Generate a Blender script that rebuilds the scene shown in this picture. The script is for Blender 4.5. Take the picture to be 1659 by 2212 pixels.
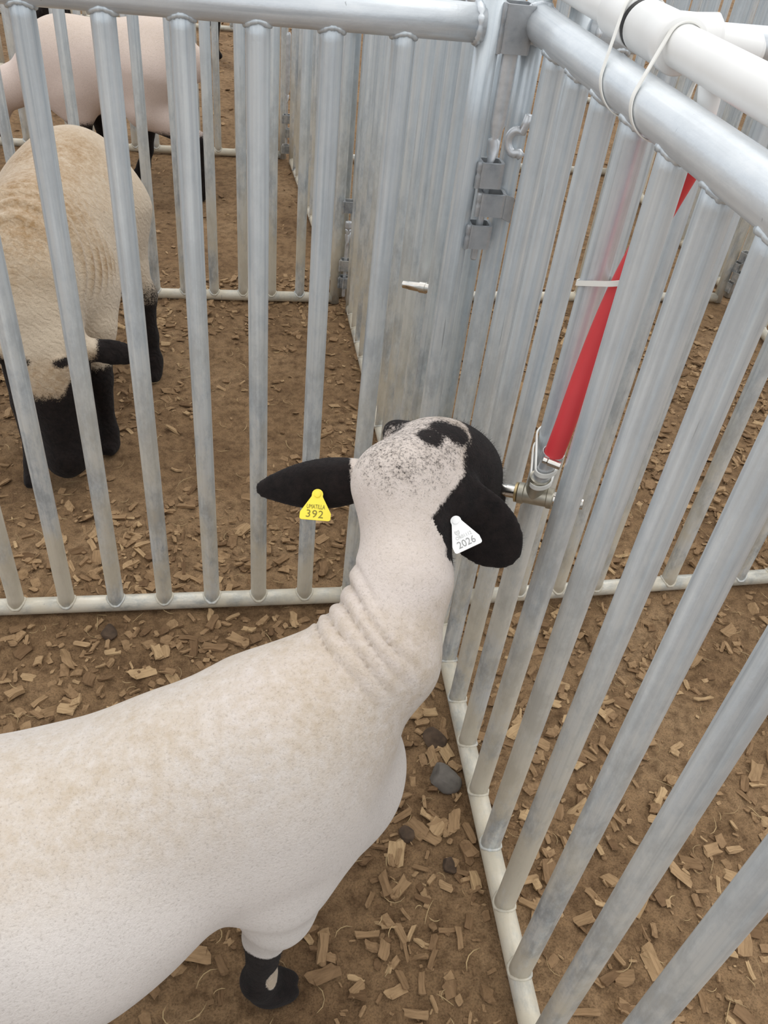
import bpy, bmesh, math, random
import numpy as np
from mathutils import Vector, Matrix

for o in list(bpy.data.objects):
    bpy.data.objects.remove(o, do_unlink=True)
scene = bpy.context.scene
COL = scene.collection
rnd = random.Random(7)
nrs = np.random.RandomState(11)

# ------------------------------------------------------------------ camera
CAM_R = np.array([[0.9882002814, -0.1190195955, 0.0964081929],
                  [-0.0030513631, -0.6446036532, -0.7645108367],
                  [0.1531368439, 0.7551956476, -0.6373606835]])
CAM_C = np.array([-0.299417, -1.271164, 1.327063])
FOC = 1773.18
cam_d = bpy.data.cameras.new('camera')
cam = bpy.data.objects.new('camera', cam_d)
COL.objects.link(cam)
m4 = Matrix.Identity(4)
for i in range(3):
    m4[i][0] = CAM_R[0][i]
    m4[i][1] = -CAM_R[1][i]
    m4[i][2] = -CAM_R[2][i]
    m4[i][3] = CAM_C[i]
cam.matrix_world = m4
cam_d.sensor_fit = 'HORIZONTAL'
cam_d.sensor_width = 36.0
cam_d.lens = FOC / 1659 * 36.0
cam_d.clip_start = 0.02
scene.camera = cam

# ------------------------------------------------------------------ light
vs = scene.view_settings
vs.view_transform = 'Standard'
vs.look = 'None'
vs.gamma = 1.0
vs.use_curve_mapping = False
vs.exposure = 0.0

w = bpy.data.worlds.new('overcast_sky')
scene.world = w
w.use_nodes = True
nt = w.node_tree
nt.nodes.clear()
wo = nt.nodes.new('ShaderNodeOutputWorld')
bg = nt.nodes.new('ShaderNodeBackground')
tc = nt.nodes.new('ShaderNodeTexCoord')
sp = nt.nodes.new('ShaderNodeSeparateXYZ')
cr = nt.nodes.new('ShaderNodeValToRGB')
mr = nt.nodes.new('ShaderNodeMapRange')
mr.inputs['From Min'].default_value = -1
mr.inputs['From Max'].default_value = 1
nt.links.new(tc.outputs['Generated'], sp.inputs[0])
nt.links.new(sp.outputs['Z'], mr.inputs['Value'])
nt.links.new(mr.outputs[0], cr.inputs[0])
nt.links.new(cr.outputs[0], bg.inputs[0])
nt.links.new(bg.outputs[0], wo.inputs[0])
el = cr.color_ramp.elements
el[0].position = 0.46
el[0].color = (0.30, 0.24, 0.19, 1)
el[1].position = 0.54
el[1].color = (0.80, 0.86, 0.93, 1)
e = el.new(0.80)
e.color = (1.0, 1.0, 1.0, 1)
bg.inputs['Strength'].default_value = 1.22

sun_d = bpy.data.lights.new('sun', 'SUN')
sun_d.energy = 1.05
sun_d.angle = math.radians(70)
sun_d.color = (1.0, 0.985, 0.96)
sun = bpy.data.objects.new('sun', sun_d)
COL.objects.link(sun)
sun.rotation_euler = Vector((-0.30, -0.35, -0.9)).to_track_quat('-Z', 'Y').to_euler()

# ------------------------------------------------------------------ helpers
def tag(o, label=None, cat=None, group=None, kind=None):
    if label: o['label'] = label
    if cat: o['category'] = cat
    if group: o['group'] = group
    if kind: o['kind'] = kind
    return o

def link(name, me, parent=None, loc=(0, 0, 0), rot=None):
    o = bpy.data.objects.new(name, me)
    COL.objects.link(o)
    o.location = loc
    if rot is not None: o.rotation_euler = rot
    if parent is not None: o.parent = parent
    return o

def empty(name, label, cat, loc=(0, 0, 0), rz=0.0, group=None):
    o = link(name, None, None, loc, (0, 0, rz))
    o.empty_display_size = 0.05
    return tag(o, label, cat, group)

def bm_mesh(bm, name, mats, smooth=True, angle=None):
    me = bpy.data.meshes.new(name)
    bmesh.ops.recalc_face_normals(bm, faces=bm.faces)
    bm.to_mesh(me)
    bm.free()
    for m in (mats if isinstance(mats, (list, tuple)) else [mats]):
        me.materials.append(m)
    if smooth:
        me.polygons.foreach_set('use_smooth', [True] * len(me.polygons))
        if angle:
            me.set_sharp_from_angle(angle=math.radians(angle))
    return me

def frame(d):
    d = Vector(d).normalized()
    a = Vector((0, 0, 1)) if abs(d.z) < 0.9 else Vector((1, 0, 0))
    u = d.cross(a).normalized()
    return d, u, u.cross(d).normalized()

def tube(bm, pts, radii, n=20, caps=True, flat=None, roll=None, mat=0):
    """sweep a circle (or flattened ellipse) along pts; returns nothing"""
    pts = [Vector(p) for p in pts]
    if not isinstance(radii, (list, tuple)): radii = [radii] * len(pts)
    rings = []
    pu = None
    for i, p in enumerate(pts):
        t = (pts[min(i + 1, len(pts) - 1)] - pts[max(i - 1, 0)]).normalized()
        if pu is None:
            _, u, v = frame(t)
        else:
            u = (pu - t * pu.dot(t)).normalized()
            v = t.cross(u).normalized()
            v = -v if False else v
        pu = u
        v = t.cross(u).normalized()
        a = roll[i] if roll else 0.0
        fl = flat[i] if flat else 1.0
        ring = []
        for k in range(n):
            th = 2 * math.pi * k / n
            x, y = math.cos(th) * radii[i], math.sin(th) * radii[i] * fl
            x, y = x * math.cos(a) - y * math.sin(a), x * math.sin(a) + y * math.cos(a)
            ring.append(bm.verts.new(p + u * x + v * y))
        rings.append(ring)
    for a, b in zip(rings[:-1], rings[1:]):
        for k in range(n):
            f = bm.faces.new((a[k], a[(k + 1) % n], b[(k + 1) % n], b[k]))
            f.material_index = mat
    if caps:
        bm.faces.new(rings[0][::-1]).material_index = mat
        bm.faces.new(rings[-1]).material_index = mat

def torus(bm, c, nrm, R, r, n=40, m=8, sx=1.0, u0=None, wob=0.0, seed=0):
    d, u, v = frame(nrm)
    if u0 is not None:
        u = (Vector(u0) - d * Vector(u0).dot(d)).normalized()
        v = d.cross(u)
    c = Vector(c)
    rr = random.Random(seed)
    rings = []
    for i in range(n):
        th = 2 * math.pi * i / n
        cen = c + u * (math.cos(th) * R * sx) + v * (math.sin(th) * R)
        rad = (u * math.cos(th) + v * math.sin(th)).normalized()
        q = r * (1 + wob * (rr.random() - .5))
        rings.append([bm.verts.new(cen + rad * math.cos(2 * math.pi * k / m) * q + d * math.sin(2 * math.pi * k / m) * q) for k in range(m)])
    for i in range(n):
        a, b = rings[i], rings[(i + 1) % n]
        for k in range(m):
            bm.faces.new((a[k], b[k], b[(k + 1) % m], a[(k + 1) % m]))

def box(bm, c, s, M=None):
    c = Vector(c)
    vs_ = []
    for x in (-.5, .5):
        for y in (-.5, .5):
            for z in (-.5, .5):
                p = Vector((x * s[0], y * s[1], z * s[2]))
                if M is not None: p = M @ p
                vs_.append(bm.verts.new(c + p))
    for f in ((0, 1, 3, 2), (4, 6, 7, 5), (0, 4, 5, 1), (2, 3, 7, 6), (0, 2, 6, 4), (1, 5, 7, 3)):
        bm.faces.new([vs_[i] for i in f])

def loop_strap(bm, pts, width, thick, axis):
    """closed band through pts (list), extruded by width along axis"""
    n = len(pts)
    ax = Vector(axis).normalized()
    pts = [Vector(p) for p in pts]
    cen = sum(pts, Vector()) / n
    A = []
    for i in range(n):
        t = (pts[(i + 1) % n] - pts[i - 1]).normalized()
        o = t.cross(ax)
        if o.dot(pts[i] - cen) < 0: o = -o
        A.append([bm.verts.new(pts[i] + o * a + ax * b) for a, b in ((0, -width / 2), (thick, -width / 2), (thick, width / 2), (0, width / 2))])
    for i in range(n):
        a, b = A[i], A[(i + 1) % n]
        for k in range(4):
            bm.faces.new((a[k], b[k], b[(k + 1) % 4], a[(k + 1) % 4]))

# ------------------------------------------------------------------ materials
def mat(name):
    m = bpy.data.materials.new(name)
    m.use_nodes = True
    n = m.node_tree.nodes
    b = n['Principled BSDF']
    return m, n, m.node_tree.links, b

def nd(n, t, **kw):
    x = n.new(t)
    for k, v in kw.items():
        if k in x.inputs: x.inputs[k].default_value = v
        else: setattr(x, k, v)
    return x

def ramp(n, stops):
    r = n.new('ShaderNodeValToRGB')
    e = r.color_ramp.elements
    while len(e) < len(stops): e.new(0.5)
    for i, (p, c) in enumerate(stops):
        e[i].position = p
        e[i].color = (*c, 1) if len(c) == 3 else c
    return r

def mix(n, l, fac, a, b, blend='MIX'):
    x = n.new('ShaderNodeMix')
    x.data_type = 'RGBA'
    x.blend_type = blend
    for s, v in ((x.inputs[0], fac), (x.inputs[6], a), (x.inputs[7], b)):
        if hasattr(v, 'is_linked') or hasattr(v, 'links'): l.new(v, s)
        elif isinstance(v, (int, float)): s.default_value = v
        else: s.default_value = (*v, 1)
    return x.outputs[2]

def math_(n, l, op, a, b=None, clamp=False):
    x = n.new('ShaderNodeMath')
    x.operation = op
    x.use_clamp = clamp
    for s, v in ((x.inputs[0], a), (x.inputs[1], b)):
        if v is None: continue
        if isinstance(v, (int, float)): s.default_value = v
        else: l.new(v, s)
    return x.outputs[0]

def galvanized(name, base=(0.665, 0.715, 0.745), dust=1.0, streak=(130, 130, 1.6), seam=True, zdust=(0.0, 0.82)):
    m, n, l, b = mat(name)
    co = n.new('ShaderNodeTexCoord')
    inf = n.new('ShaderNodeObjectInfo')
    add = n.new('ShaderNodeVectorMath')
    add.operation = 'ADD'
    sc = n.new('ShaderNodeVectorMath')
    sc.operation = 'SCALE'
    cmb = n.new('ShaderNodeCombineXYZ')
    for i in range(3): l.new(inf.outputs['Random'], cmb.inputs[i])
    l.new(cmb.outputs[0], sc.inputs[0])
    sc.inputs['Scale'].default_value = 37.0
    l.new(co.outputs['Object'], add.inputs[0])
    l.new(sc.outputs[0], add.inputs[1])
    mp = n.new('ShaderNodeMapping')
    mp.inputs['Scale'].default_value = streak
    l.new(add.outputs[0], mp.inputs[0])
    s1 = nd(n, 'ShaderNodeTexNoise', Scale=1.0, Detail=5.0, Roughness=0.6)
    l.new(mp.outputs[0], s1.inputs['Vector'])
    blo = nd(n, 'ShaderNodeTexNoise', Scale=26.0, Detail=9.0, Roughness=0.72)
    mpb = n.new('ShaderNodeMapping')
    mpb.inputs['Scale'].default_value = tuple(1.0 if q > 10 else 0.45 for q in streak)
    l.new(add.outputs[0], mpb.inputs[0])
    l.new(mpb.outputs[0], blo.inputs['Vector'])
    fine = nd(n, 'ShaderNodeTexNoise', Scale=260.0, Detail=3.0)
    l.new(add.outputs[0], fine.inputs['Vector'])
    r1 = ramp(n, [(0.30, (0.70, 0.73, 0.76)), (0.44, (0.92, 0.93, 0.94)), (0.55, (1.0, 1.0, 1.0)), (0.70, (1.14, 1.14, 1.13))])
    l.new(s1.outputs['Fac'], r1.inputs[0])
    c = mix(n, l, 1.0, base, r1.outputs[0], 'MULTIPLY')
    r2 = ramp(n, [(0.41, (0.38, 0.44, 0.51)), (0.49, (0.70, 0.76, 0.82)), (0.56, (1.02, 1.02, 1.02)), (0.70, (1.10, 1.09, 1.07))])
    l.new(blo.outputs['Fac'], r2.inputs[0])
    # dirt and scuffing, thicker low down where the animals stand
    if dust > 0:
        geo = n.new('ShaderNodeNewGeometry')
        sx = n.new('ShaderNodeSeparateXYZ')
        l.new(geo.outputs['Position'], sx.inputs[0])
        zr = nd(n, 'ShaderNodeMapRange')
        zr.inputs['From Min'].default_value = zdust[1]
        zr.inputs['From Max'].default_value = zdust[0]
        l.new(sx.outputs['Z'], zr.inputs['Value'])
        bf = math_(n, l, 'MULTIPLY_ADD', zr.outputs[0], 0.95, True)
        bf.node.inputs[2].default_value = 0.14
        c = mix(n, l, bf, c, r2.outputs[0], 'MULTIPLY')
        dn = nd(n, 'ShaderNodeTexNoise', Scale=6.0, Detail=6.0, Roughness=0.65)
        mp2 = n.new('ShaderNodeMapping')
        mp2.inputs['Scale'].default_value = (1.6, 1.6, 0.7)
        l.new(add.outputs[0], mp2.inputs[0])
        l.new(mp2.outputs[0], dn.inputs['Vector'])
        dr = ramp(n, [(0.38, (0, 0, 0)), (0.58, (1, 1, 1))])
        l.new(dn.outputs['Fac'], dr.inputs[0])
        f = math_(n, l, 'MULTIPLY', zr.outputs[0], dr.outputs[0], True)
        f = math_(n, l, 'ADD', f, math_(n, l, 'MULTIPLY', zr.outputs[0], 0.34), True)
        f = math_(n, l, 'MULTIPLY', f, 0.85 * dust, True)
        c = mix(n, l, f, c, (0.60, 0.535, 0.41))
        met = math_(n, l, 'MULTIPLY_ADD', f, -0.34)
        met.node.inputs[2].default_value = 0.34
        l.new(met, b.inputs['Metallic'])
        ro = math_(n, l, 'MULTIPLY_ADD', f, 0.28)
        ro.node.inputs[2].default_value = 0.34
        l.new(ro, b.inputs['Roughness'])
    else:
        b.inputs['Metallic'].default_value = 0.62
        b.inputs['Roughness'].default_value = 0.42
    # thin dark scratches along the tube
    scn = nd(n, 'ShaderNodeTexNoise', Scale=1.0, Detail=2.0)
    mp3 = n.new('ShaderNodeMapping')
    mp3.inputs['Scale'].default_value = (160, 160, 5)
    l.new(add.outputs[0], mp3.inputs[0])
    l.new(mp3.outputs[0], scn.inputs['Vector'])
    sr = ramp(n, [(0.735, (0, 0, 0)), (0.77, (1, 1, 1))])
    l.new(scn.outputs['Fac'], sr.inputs[0])
    c = mix(n, l, math_(n, l, 'MULTIPLY', sr.outputs[0], 0.55), c, (0.16, 0.17, 0.18))
    l.new(c, b.inputs['Base Color'])
    bp = nd(n, 'ShaderNodeBump', Strength=0.10, Distance=0.002)
    hh = math_(n, l, 'ADD', fine.outputs['Fac'], math_(n, l, 'MULTIPLY', s1.outputs['Fac'], 1.2))
    l.new(hh, bp.inputs['Height'])
    l.new(bp.outputs[0], b.inputs['Normal'])
    return m

GALV = galvanized('galvanized_tube')
GALV_RAIL = galvanized('galvanized_rail', base=(0.74, 0.775, 0.80), streak=(1.6, 60, 60), dust=1.0)
GALV_LOW = galvanized('dusty_bottom_rail', base=(0.66, 0.63, 0.56), streak=(2.2, 40, 40), dust=1.0, zdust=(0.0, 0.12))
PLATE = galvanized('grey_steel_plate', base=(0.42, 0.43, 0.44), streak=(25, 25, 25), dust=0.35)

def simple(name, col, rough=0.5, metal=0.0, noise=0.0, nscale=30, bump=0.0, spec=0.5, trans=0):
    m, n, l, b = mat(name)
    b.inputs['Roughness'].default_value = rough
    b.inputs['Metallic'].default_value = metal
    b.inputs['Specular IOR Level'].default_value = spec
    if noise > 0:
        co = n.new('ShaderNodeTexCoord')
        t = nd(n, 'ShaderNodeTexNoise', Scale=nscale, Detail=5.0)
        l.new(co.outputs['Object'], t.inputs['Vector'])
        r = ramp(n, [(0.3, tuple(x * (1 - noise) for x in col)), (0.7, tuple(min(1, x * (1 + noise)) for x in col))])
        l.new(t.outputs['Fac'], r.inputs[0])
        l.new(r.outputs[0], b.inputs['Base Color'])
        if bump:
            bp = nd(n, 'ShaderNodeBump', Strength=bump, Distance=0.002)
            l.new(t.outputs['Fac'], bp.inputs['Height'])
            l.new(bp.outputs[0], b.inputs['Normal'])
    else:
        b.inputs['Base Color'].default_value = (*col, 1)
    return m

PVC = simple('white_plastic_pipe', (0.88, 0.88, 0.86), 0.35, noise=0.03, nscale=14)
BLACKGAP = simple('joint_gap_black', (0.02, 0.018, 0.018), 0.6)
TIE = simple('white_nylon', (0.86, 0.85, 0.80), 0.4)
RED = simple('red_hose_rubber', (0.66, 0.052, 0.06), 0.42, noise=0.10, nscale=9)
STAINLESS = simple('polished_stainless', (0.70, 0.67, 0.62), 0.20, 1.0, noise=0.06, nscale=120, bump=0.05)
CASTZINC = simple('dull_cast_fitting', (0.50, 0.47, 0.39), 0.42, 0.75, noise=0.18, nscale=55, bump=0.15)
BRASS = simple('dull_brass', (0.55, 0.42, 0.22), 0.4, 0.8, noise=0.15, nscale=80)
PINSTEEL = simple('bright_pin_steel', (0.62, 0.64, 0.66), 0.32, 0.45, noise=0.15, nscale=60, bump=0.1)
YTAG = simple('yellow_tag_plastic', (0.94, 0.78, 0.06), 0.4, noise=0.03)
WTAG = simple('white_tag_plastic', (0.93, 0.93, 0.92), 0.4, noise=0.02)
INK_Y = simple('tag_ink_on_yellow', (0.22, 0.18, 0.02), 0.6)
INK_W = simple('tag_ink_on_white', (0.33, 0.33, 0.32), 0.6)
INK_F = simple('faint_tag_ink', (0.56, 0.56, 0.55), 0.6)
STONE = simple('grey_clod', (0.13, 0.115, 0.10), 0.9, noise=0.35, nscale=40, bump=0.5)
DUNG = simple('dark_soil_clod', (0.075, 0.048, 0.030), 0.95, noise=0.4, nscale=60, bump=0.6)
SCRAP = simple('yellow_scrap_paper', (0.85, 0.68, 0.08), 0.7, noise=0.15, nscale=120)

# ground
DIRT, n, l, b = mat('brown_dirt')
co = n.new('ShaderNodeTexCoord')
t1 = nd(n, 'ShaderNodeTexNoise', Scale=2.6, Detail=8.0, Roughness=0.65)
t2 = nd(n, 'ShaderNodeTexNoise', Scale=38.0, Detail=6.0, Roughness=0.7)
t3 = nd(n, 'ShaderNodeTexNoise', Scale=330.0, Detail=4.0, Roughness=0.7)
for t in (t1, t2, t3): l.new(co.outputs['Object'], t.inputs['Vector'])
r1 = ramp(n, [(0.3, (0.180, 0.108, 0.056)), (0.5, (0.275, 0.174, 0.093)), (0.70, (0.375, 0.250, 0.142))])
l.new(t1.outputs['Fac'], r1.inputs[0])
r2 = ramp(n, [(0.32, (0.48, 0.45, 0.43)), (0.55, (1, 1, 1)), (0.75, (1.18, 1.16, 1.12))])
l.new(t2.outputs['Fac'], r2.inputs[0])
r3 = ramp(n, [(0.36, (0.62, 0.6, 0.58)), (0.5, (1, 1, 1)), (0.68, (1.25, 1.22, 1.18))])
l.new(t3.outputs['Fac'], r3.inputs[0])
c = mix(n, l, 1.0, r1.outputs[0], r2.outputs[0], 'MULTIPLY')
c = mix(n, l, 0.9, c, r3.outputs[0], 'MULTIPLY')
l.new(c, b.inputs['Base Color'])
b.inputs['Roughness'].default_value = 0.95
b.inputs['Specular IOR Level'].default_value = 0.2
hh = math_(n, l, 'ADD', t2.outputs['Fac'], math_(n, l, 'MULTIPLY', t3.outputs['Fac'], 0.35))
bp = nd(n, 'ShaderNodeBump', Strength=0.9, Distance=0.009)
l.new(hh, bp.inputs['Height'])
l.new(bp.outputs[0], b.inputs['Normal'])

# wood chips: colour from a per-chip value
def chipmat(name, from_attr):
    m, n, l, b = mat(name)
    if from_attr:
        a = n.new('ShaderNodeAttribute')
        a.attribute_name = 'tone'
        v = a.outputs['Fac']
    else:
        a = n.new('ShaderNodeObjectInfo')
        v = a.outputs['Random']
    co = n.new('ShaderNodeTexCoord')
    mp = n.new('ShaderNodeMapping')
    mp.inputs['Scale'].default_value = (60, 420, 200) if not from_attr else (150, 150, 150)
    l.new(co.outputs['Object'], mp.inputs[0])
    t = nd(n, 'ShaderNodeTexNoise', Scale=1.0, Detail=5.0, Roughness=0.65)
    l.new(mp.outputs[0], t.inputs['Vector'])
    r = ramp(n, [(0.0, (0.17, 0.100, 0.051)), (0.3, (0.265, 0.165, 0.087)), (0.7, (0.365, 0.238, 0.128)), (1.0, (0.50, 0.345, 0.19))])
    l.new(v, r.inputs[0])
    g = ramp(n, [(0.3, (0.62, 0.59, 0.55)), (0.55, (1, 1, 1)), (0.8, (1.15, 1.15, 1.12))])
    l.new(t.outputs['Fac'], g.inputs[0])
    c = mix(n, l, 0.85, r.outputs[0], g.outputs[0], 'MULTIPLY')
    l.new(c, b.inputs['Base Color'])
    b.inputs['Roughness'].default_value = 0.85
    b.inputs['Specular IOR Level'].default_value = 0.25
    bp = nd(n, 'ShaderNodeBump', Strength=0.3, Distance=0.001)
    l.new(t.outputs['Fac'], bp.inputs['Height'])
    l.new(bp.outputs[0], b.inputs['Normal'])
    return m
CHIP = chipmat('wood_chip', False)
CHIPS = chipmat('wood_chip_litter', True)
STRAW = simple('dry_straw', (0.46, 0.33, 0.17), 0.8, noise=0.3, nscale=25)

# fleece: black points, dirt, staining and darker fold creases are carried by mesh attributes
def fleece(name, pale=(0.705, 0.668, 0.632), soil=(0.50, 0.40, 0.29), pink=(0.78, 0.66, 0.60), crimp=False):
    m, n, l, b = mat(name)
    co = n.new('ShaderNodeTexCoord')
    A = n.new('ShaderNodeAttribute'); A.attribute_name = 'black'
    D = n.new('ShaderNodeAttribute'); D.attribute_name = 'soil'
    K = n.new('ShaderNodeAttribute'); K.attribute_name = 'skin'
    big = nd(n, 'ShaderNodeTexNoise', Scale=7.0, Detail=5.0, Roughness=0.6)
    fin = nd(n, 'ShaderNodeTexNoise', Scale=330.0, Detail=4.0, Roughness=0.75)
    mid = nd(n, 'ShaderNodeTexNoise', Scale=75.0, Detail=5.0, Roughness=0.7)
    for t in (big, fin, mid): l.new(co.outputs['Object'], t.inputs['Vector'])
    r = ramp(n, [(0.30, tuple(x * 0.88 for x in pale)), (0.5, pale), (0.7, tuple(min(1, x * 1.05) for x in pale))])
    l.new(big.outputs['Fac'], r.inputs[0])
    c = r.outputs[0]
    c = mix(n, l, math_(n, l, 'MULTIPLY', K.outputs['Fac'], 0.7, True), c, pink)
    f = math_(n, l, 'ADD', math_(n, l, 'MULTIPLY', mid.outputs['Fac'], 0.9), math_(n, l, 'MULTIPLY', big.outputs['Fac'], 0.9))
    f = math_(n, l, 'SUBTRACT', f, 0.55, True)
    f = math_(n, l, 'MULTIPLY', f, math_(n, l, 'MULTIPLY', D.outputs['Fac'], 1.7), True)
    c = mix(n, l, f, c, soil)
    sp_ = ramp(n, [(0.30, (0.66, 0.64, 0.62)), (0.46, (1, 1, 1)), (0.7, (1.05, 1.05, 1.05))])
    l.new(fin.outputs['Fac'], sp_.inputs[0])
    c = mix(n, l, 0.75, c, sp_.outputs[0], 'MULTIPLY')
    # black hair with a ragged edge
    e = math_(n, l, 'ADD', A.outputs['Fac'], math_(n, l, 'MULTIPLY', math_(n, l, 'SUBTRACT', fin.outputs['Fac'], 0.5), 1.1))
    e = math_(n, l, 'ADD', e, math_(n, l, 'MULTIPLY', math_(n, l, 'SUBTRACT', mid.outputs['Fac'], 0.5), 0.5))
    er = ramp(n, [(0.36, (0, 0, 0)), (0.66, (1, 1, 1))])
    l.new(e, er.inputs[0])
    blk = ramp(n, [(0.3, (0.007, 0.006, 0.006)), (0.7, (0.021, 0.015, 0.014))])
    l.new(mid.outputs['Fac'], blk.inputs[0])
    c = mix(n, l, er.outputs[0], c, blk.outputs[0])
    l.new(c, b.inputs['Base Color'])
    b.inputs['Roughness'].default_value = 0.9
    b.inputs['Specular IOR Level'].default_value = 0.15
    sh = math_(n, l, 'MULTIPLY_ADD', er.outputs[0], -0.22)
    sh.node.inputs[2].default_value = 0.28
    l.new(sh, b.inputs['Sheen Weight'])
    b.inputs['Sheen Roughness'].default_value = 0.5
    h = math_(n, l, 'ADD', fin.outputs['Fac'], math_(n, l, 'MULTIPLY', mid.outputs['Fac'], 1.0))
    if crimp:
        wv = nd(n, 'ShaderNodeTexWave', Scale=24.0, Distortion=9.0, Detail=4.0)
        wv.inputs['Detail Scale'].default_value = 2.0
        wv.bands_direction = 'DIAGONAL'
        l.new(co.outputs['Object'], wv.inputs['Vector'])
        h = math_(n, l, 'ADD', h, math_(n, l, 'MULTIPLY', wv.outputs['Fac'], 0.7))
    bp = nd(n, 'ShaderNodeBump', Strength=0.55, Distance=0.003)
    l.new(h, bp.inputs['Height'])
    l.new(bp.outputs[0], b.inputs['Normal'])
    return m
FLEECE = fleece('short_clipped_fleece')
FLEECE_TAN = fleece('stained_fleece', pale=(0.64, 0.53, 0.40), soil=(0.34, 0.215, 0.105), crimp=True)
FLEECE_PINK = fleece('pink_shorn_fleece', pale=(0.72, 0.61, 0.54), soil=(0.55, 0.43, 0.32), pink=(0.66, 0.53, 0.47))

# ------------------------------------------------------------------ ground
def vnoise(x, y, s, seed):
    r = np.random.RandomState(seed)
    T = r.rand(257, 257)
    x = np.asarray(x) * s + 500; y = np.asarray(y) * s + 500
    xi = np.floor(x).astype(int); yi = np.floor(y).astype(int)
    fx = x - xi; fy = y - yi
    fx = fx * fx * (3 - 2 * fx); fy = fy * fy * (3 - 2 * fy)
    g = lambda a, b: T[a % 257, b % 257]
    return (g(xi, yi) * (1 - fx) + g(xi + 1, yi) * fx) * (1 - fy) + (g(xi, yi + 1) * (1 - fx) + g(xi + 1, yi + 1) * fx) * fy

def ground_z(x, y):
    z = 0.014 * (vnoise(x, y, 3.1, 1) - .5) + 0.010 * (vnoise(x, y, 9.0, 2) - .5) + 0.006 * (vnoise(x, y, 27.0, 3) - .5)
    return z - 0.004

def axis(lo, a, b, hi, step, grow):
    v = list(np.arange(a, b, step))
    s = step; t = a
    L = []
    while t > lo:
        s *= grow; t -= s; L.append(t)
    s = step; t = v[-1]; Rr = []
    while t < hi:
        s *= grow; t += s; Rr.append(t)
    return np.array(L[::-1] + v + Rr)
gx = axis(-12, -1.1, 1.3, 16, 0.011, 1.06)
gy = axis(-2.5, -1.2, 1.2, 26, 0.011, 1.05)
GX, GY = np.meshgrid(gx, gy, indexing='ij')
GZ = ground_z(GX, GY) + 0.004 * (vnoise(GX, GY, 70.0, 4) - .5)
nx, ny = GX.shape
co_ = np.stack([GX, GY, GZ], -1).reshape(-1, 3)
ii = np.arange(nx * ny).reshape(nx, ny)
fq = np.stack([ii[:-1, :-1], ii[1:, :-1], ii[1:, 1:], ii[:-1, 1:]], -1).reshape(-1, 4)

def np_mesh(name, P, F, m):
    me = bpy.data.meshes.new(name)
    me.vertices.add(len(P)); me.vertices.foreach_set('co', np.asarray(P, np.float32).ravel())
    k = F.shape[1]
    me.loops.add(F.size); me.loops.foreach_set('vertex_index', F.astype(np.int32).ravel())
    me.polygons.add(len(F))
    me.polygons.foreach_set('loop_start', np.arange(0, F.size, k, dtype=np.int32))
    me.update(calc_edges=True)
    me.validate()
    me.polygons.foreach_set('use_smooth', np.ones(len(me.polygons), bool))
    me.materials.append(m)
    return me
tag(link('floor', np_mesh('floor', co_, fq, DIRT)), 'brown trampled dirt ground under the pens', 'floor', kind='structure')

# ------------------------------------------------------------------ pipe panels
R_BAR, R_RAIL, R_LOW, R_POST = 0.0164, 0.0240, 0.0176, 0.0172
ZLOW = 0.017
_bar_cache = {}
def bar_mesh(H, seed):
    k = (round(H, 4), seed)
    if k in _bar_cache: return _bar_cache[k]
    bm = bmesh.new()
    z0, z1 = ZLOW, H - 0.006
    zs = [z0] + list(np.linspace(z0 + 0.03, z1 - 0.03, 6)) + [z1]
    tube(bm, [(0, 0, z) for z in zs], R_BAR, 28)
    # lumpy weld beads where the bar meets the rails (coped round the rail)
    rr = random.Random(seed)
    for zc, sg, big, R in ((H, -1, 0.0030, R_RAIL), (ZLOW, 1, 0.0026, R_LOW)):
        N_, M_ = 44, 8
        rings = []
        for i in range(N_):
            th = 2 * math.pi * i / N_
            x, y = math.cos(th) * (R_BAR + .0008), math.sin(th) * (R_BAR + .0008)
            yy = min(abs(y), R * .93)
            z = zc + sg * math.sqrt(max(R * R - yy * yy, 1e-6))
            q = big * (0.72 + 0.55 * rr.random())
            rad = Vector((math.cos(th), math.sin(th), 0))
            rings.append([bm.verts.new(Vector((x, y, z)) + rad * math.cos(a) * q + Vector((0, 0, math.sin(a) * q * 1.2)))
                          for a in [2 * math.pi * j / M_ for j in range(M_)]])
        for i in range(N_):
            a, b2 = rings[i], rings[(i + 1) % N_]
            for j in range(M_):
                bm.faces.new((a[j], b2[j], b2[(j + 1) % M_], a[(j + 1) % M_]))
    _bar_cache[k] = bm_mesh(bm, 'upright', GALV)
    return _bar_cache[k]

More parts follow.
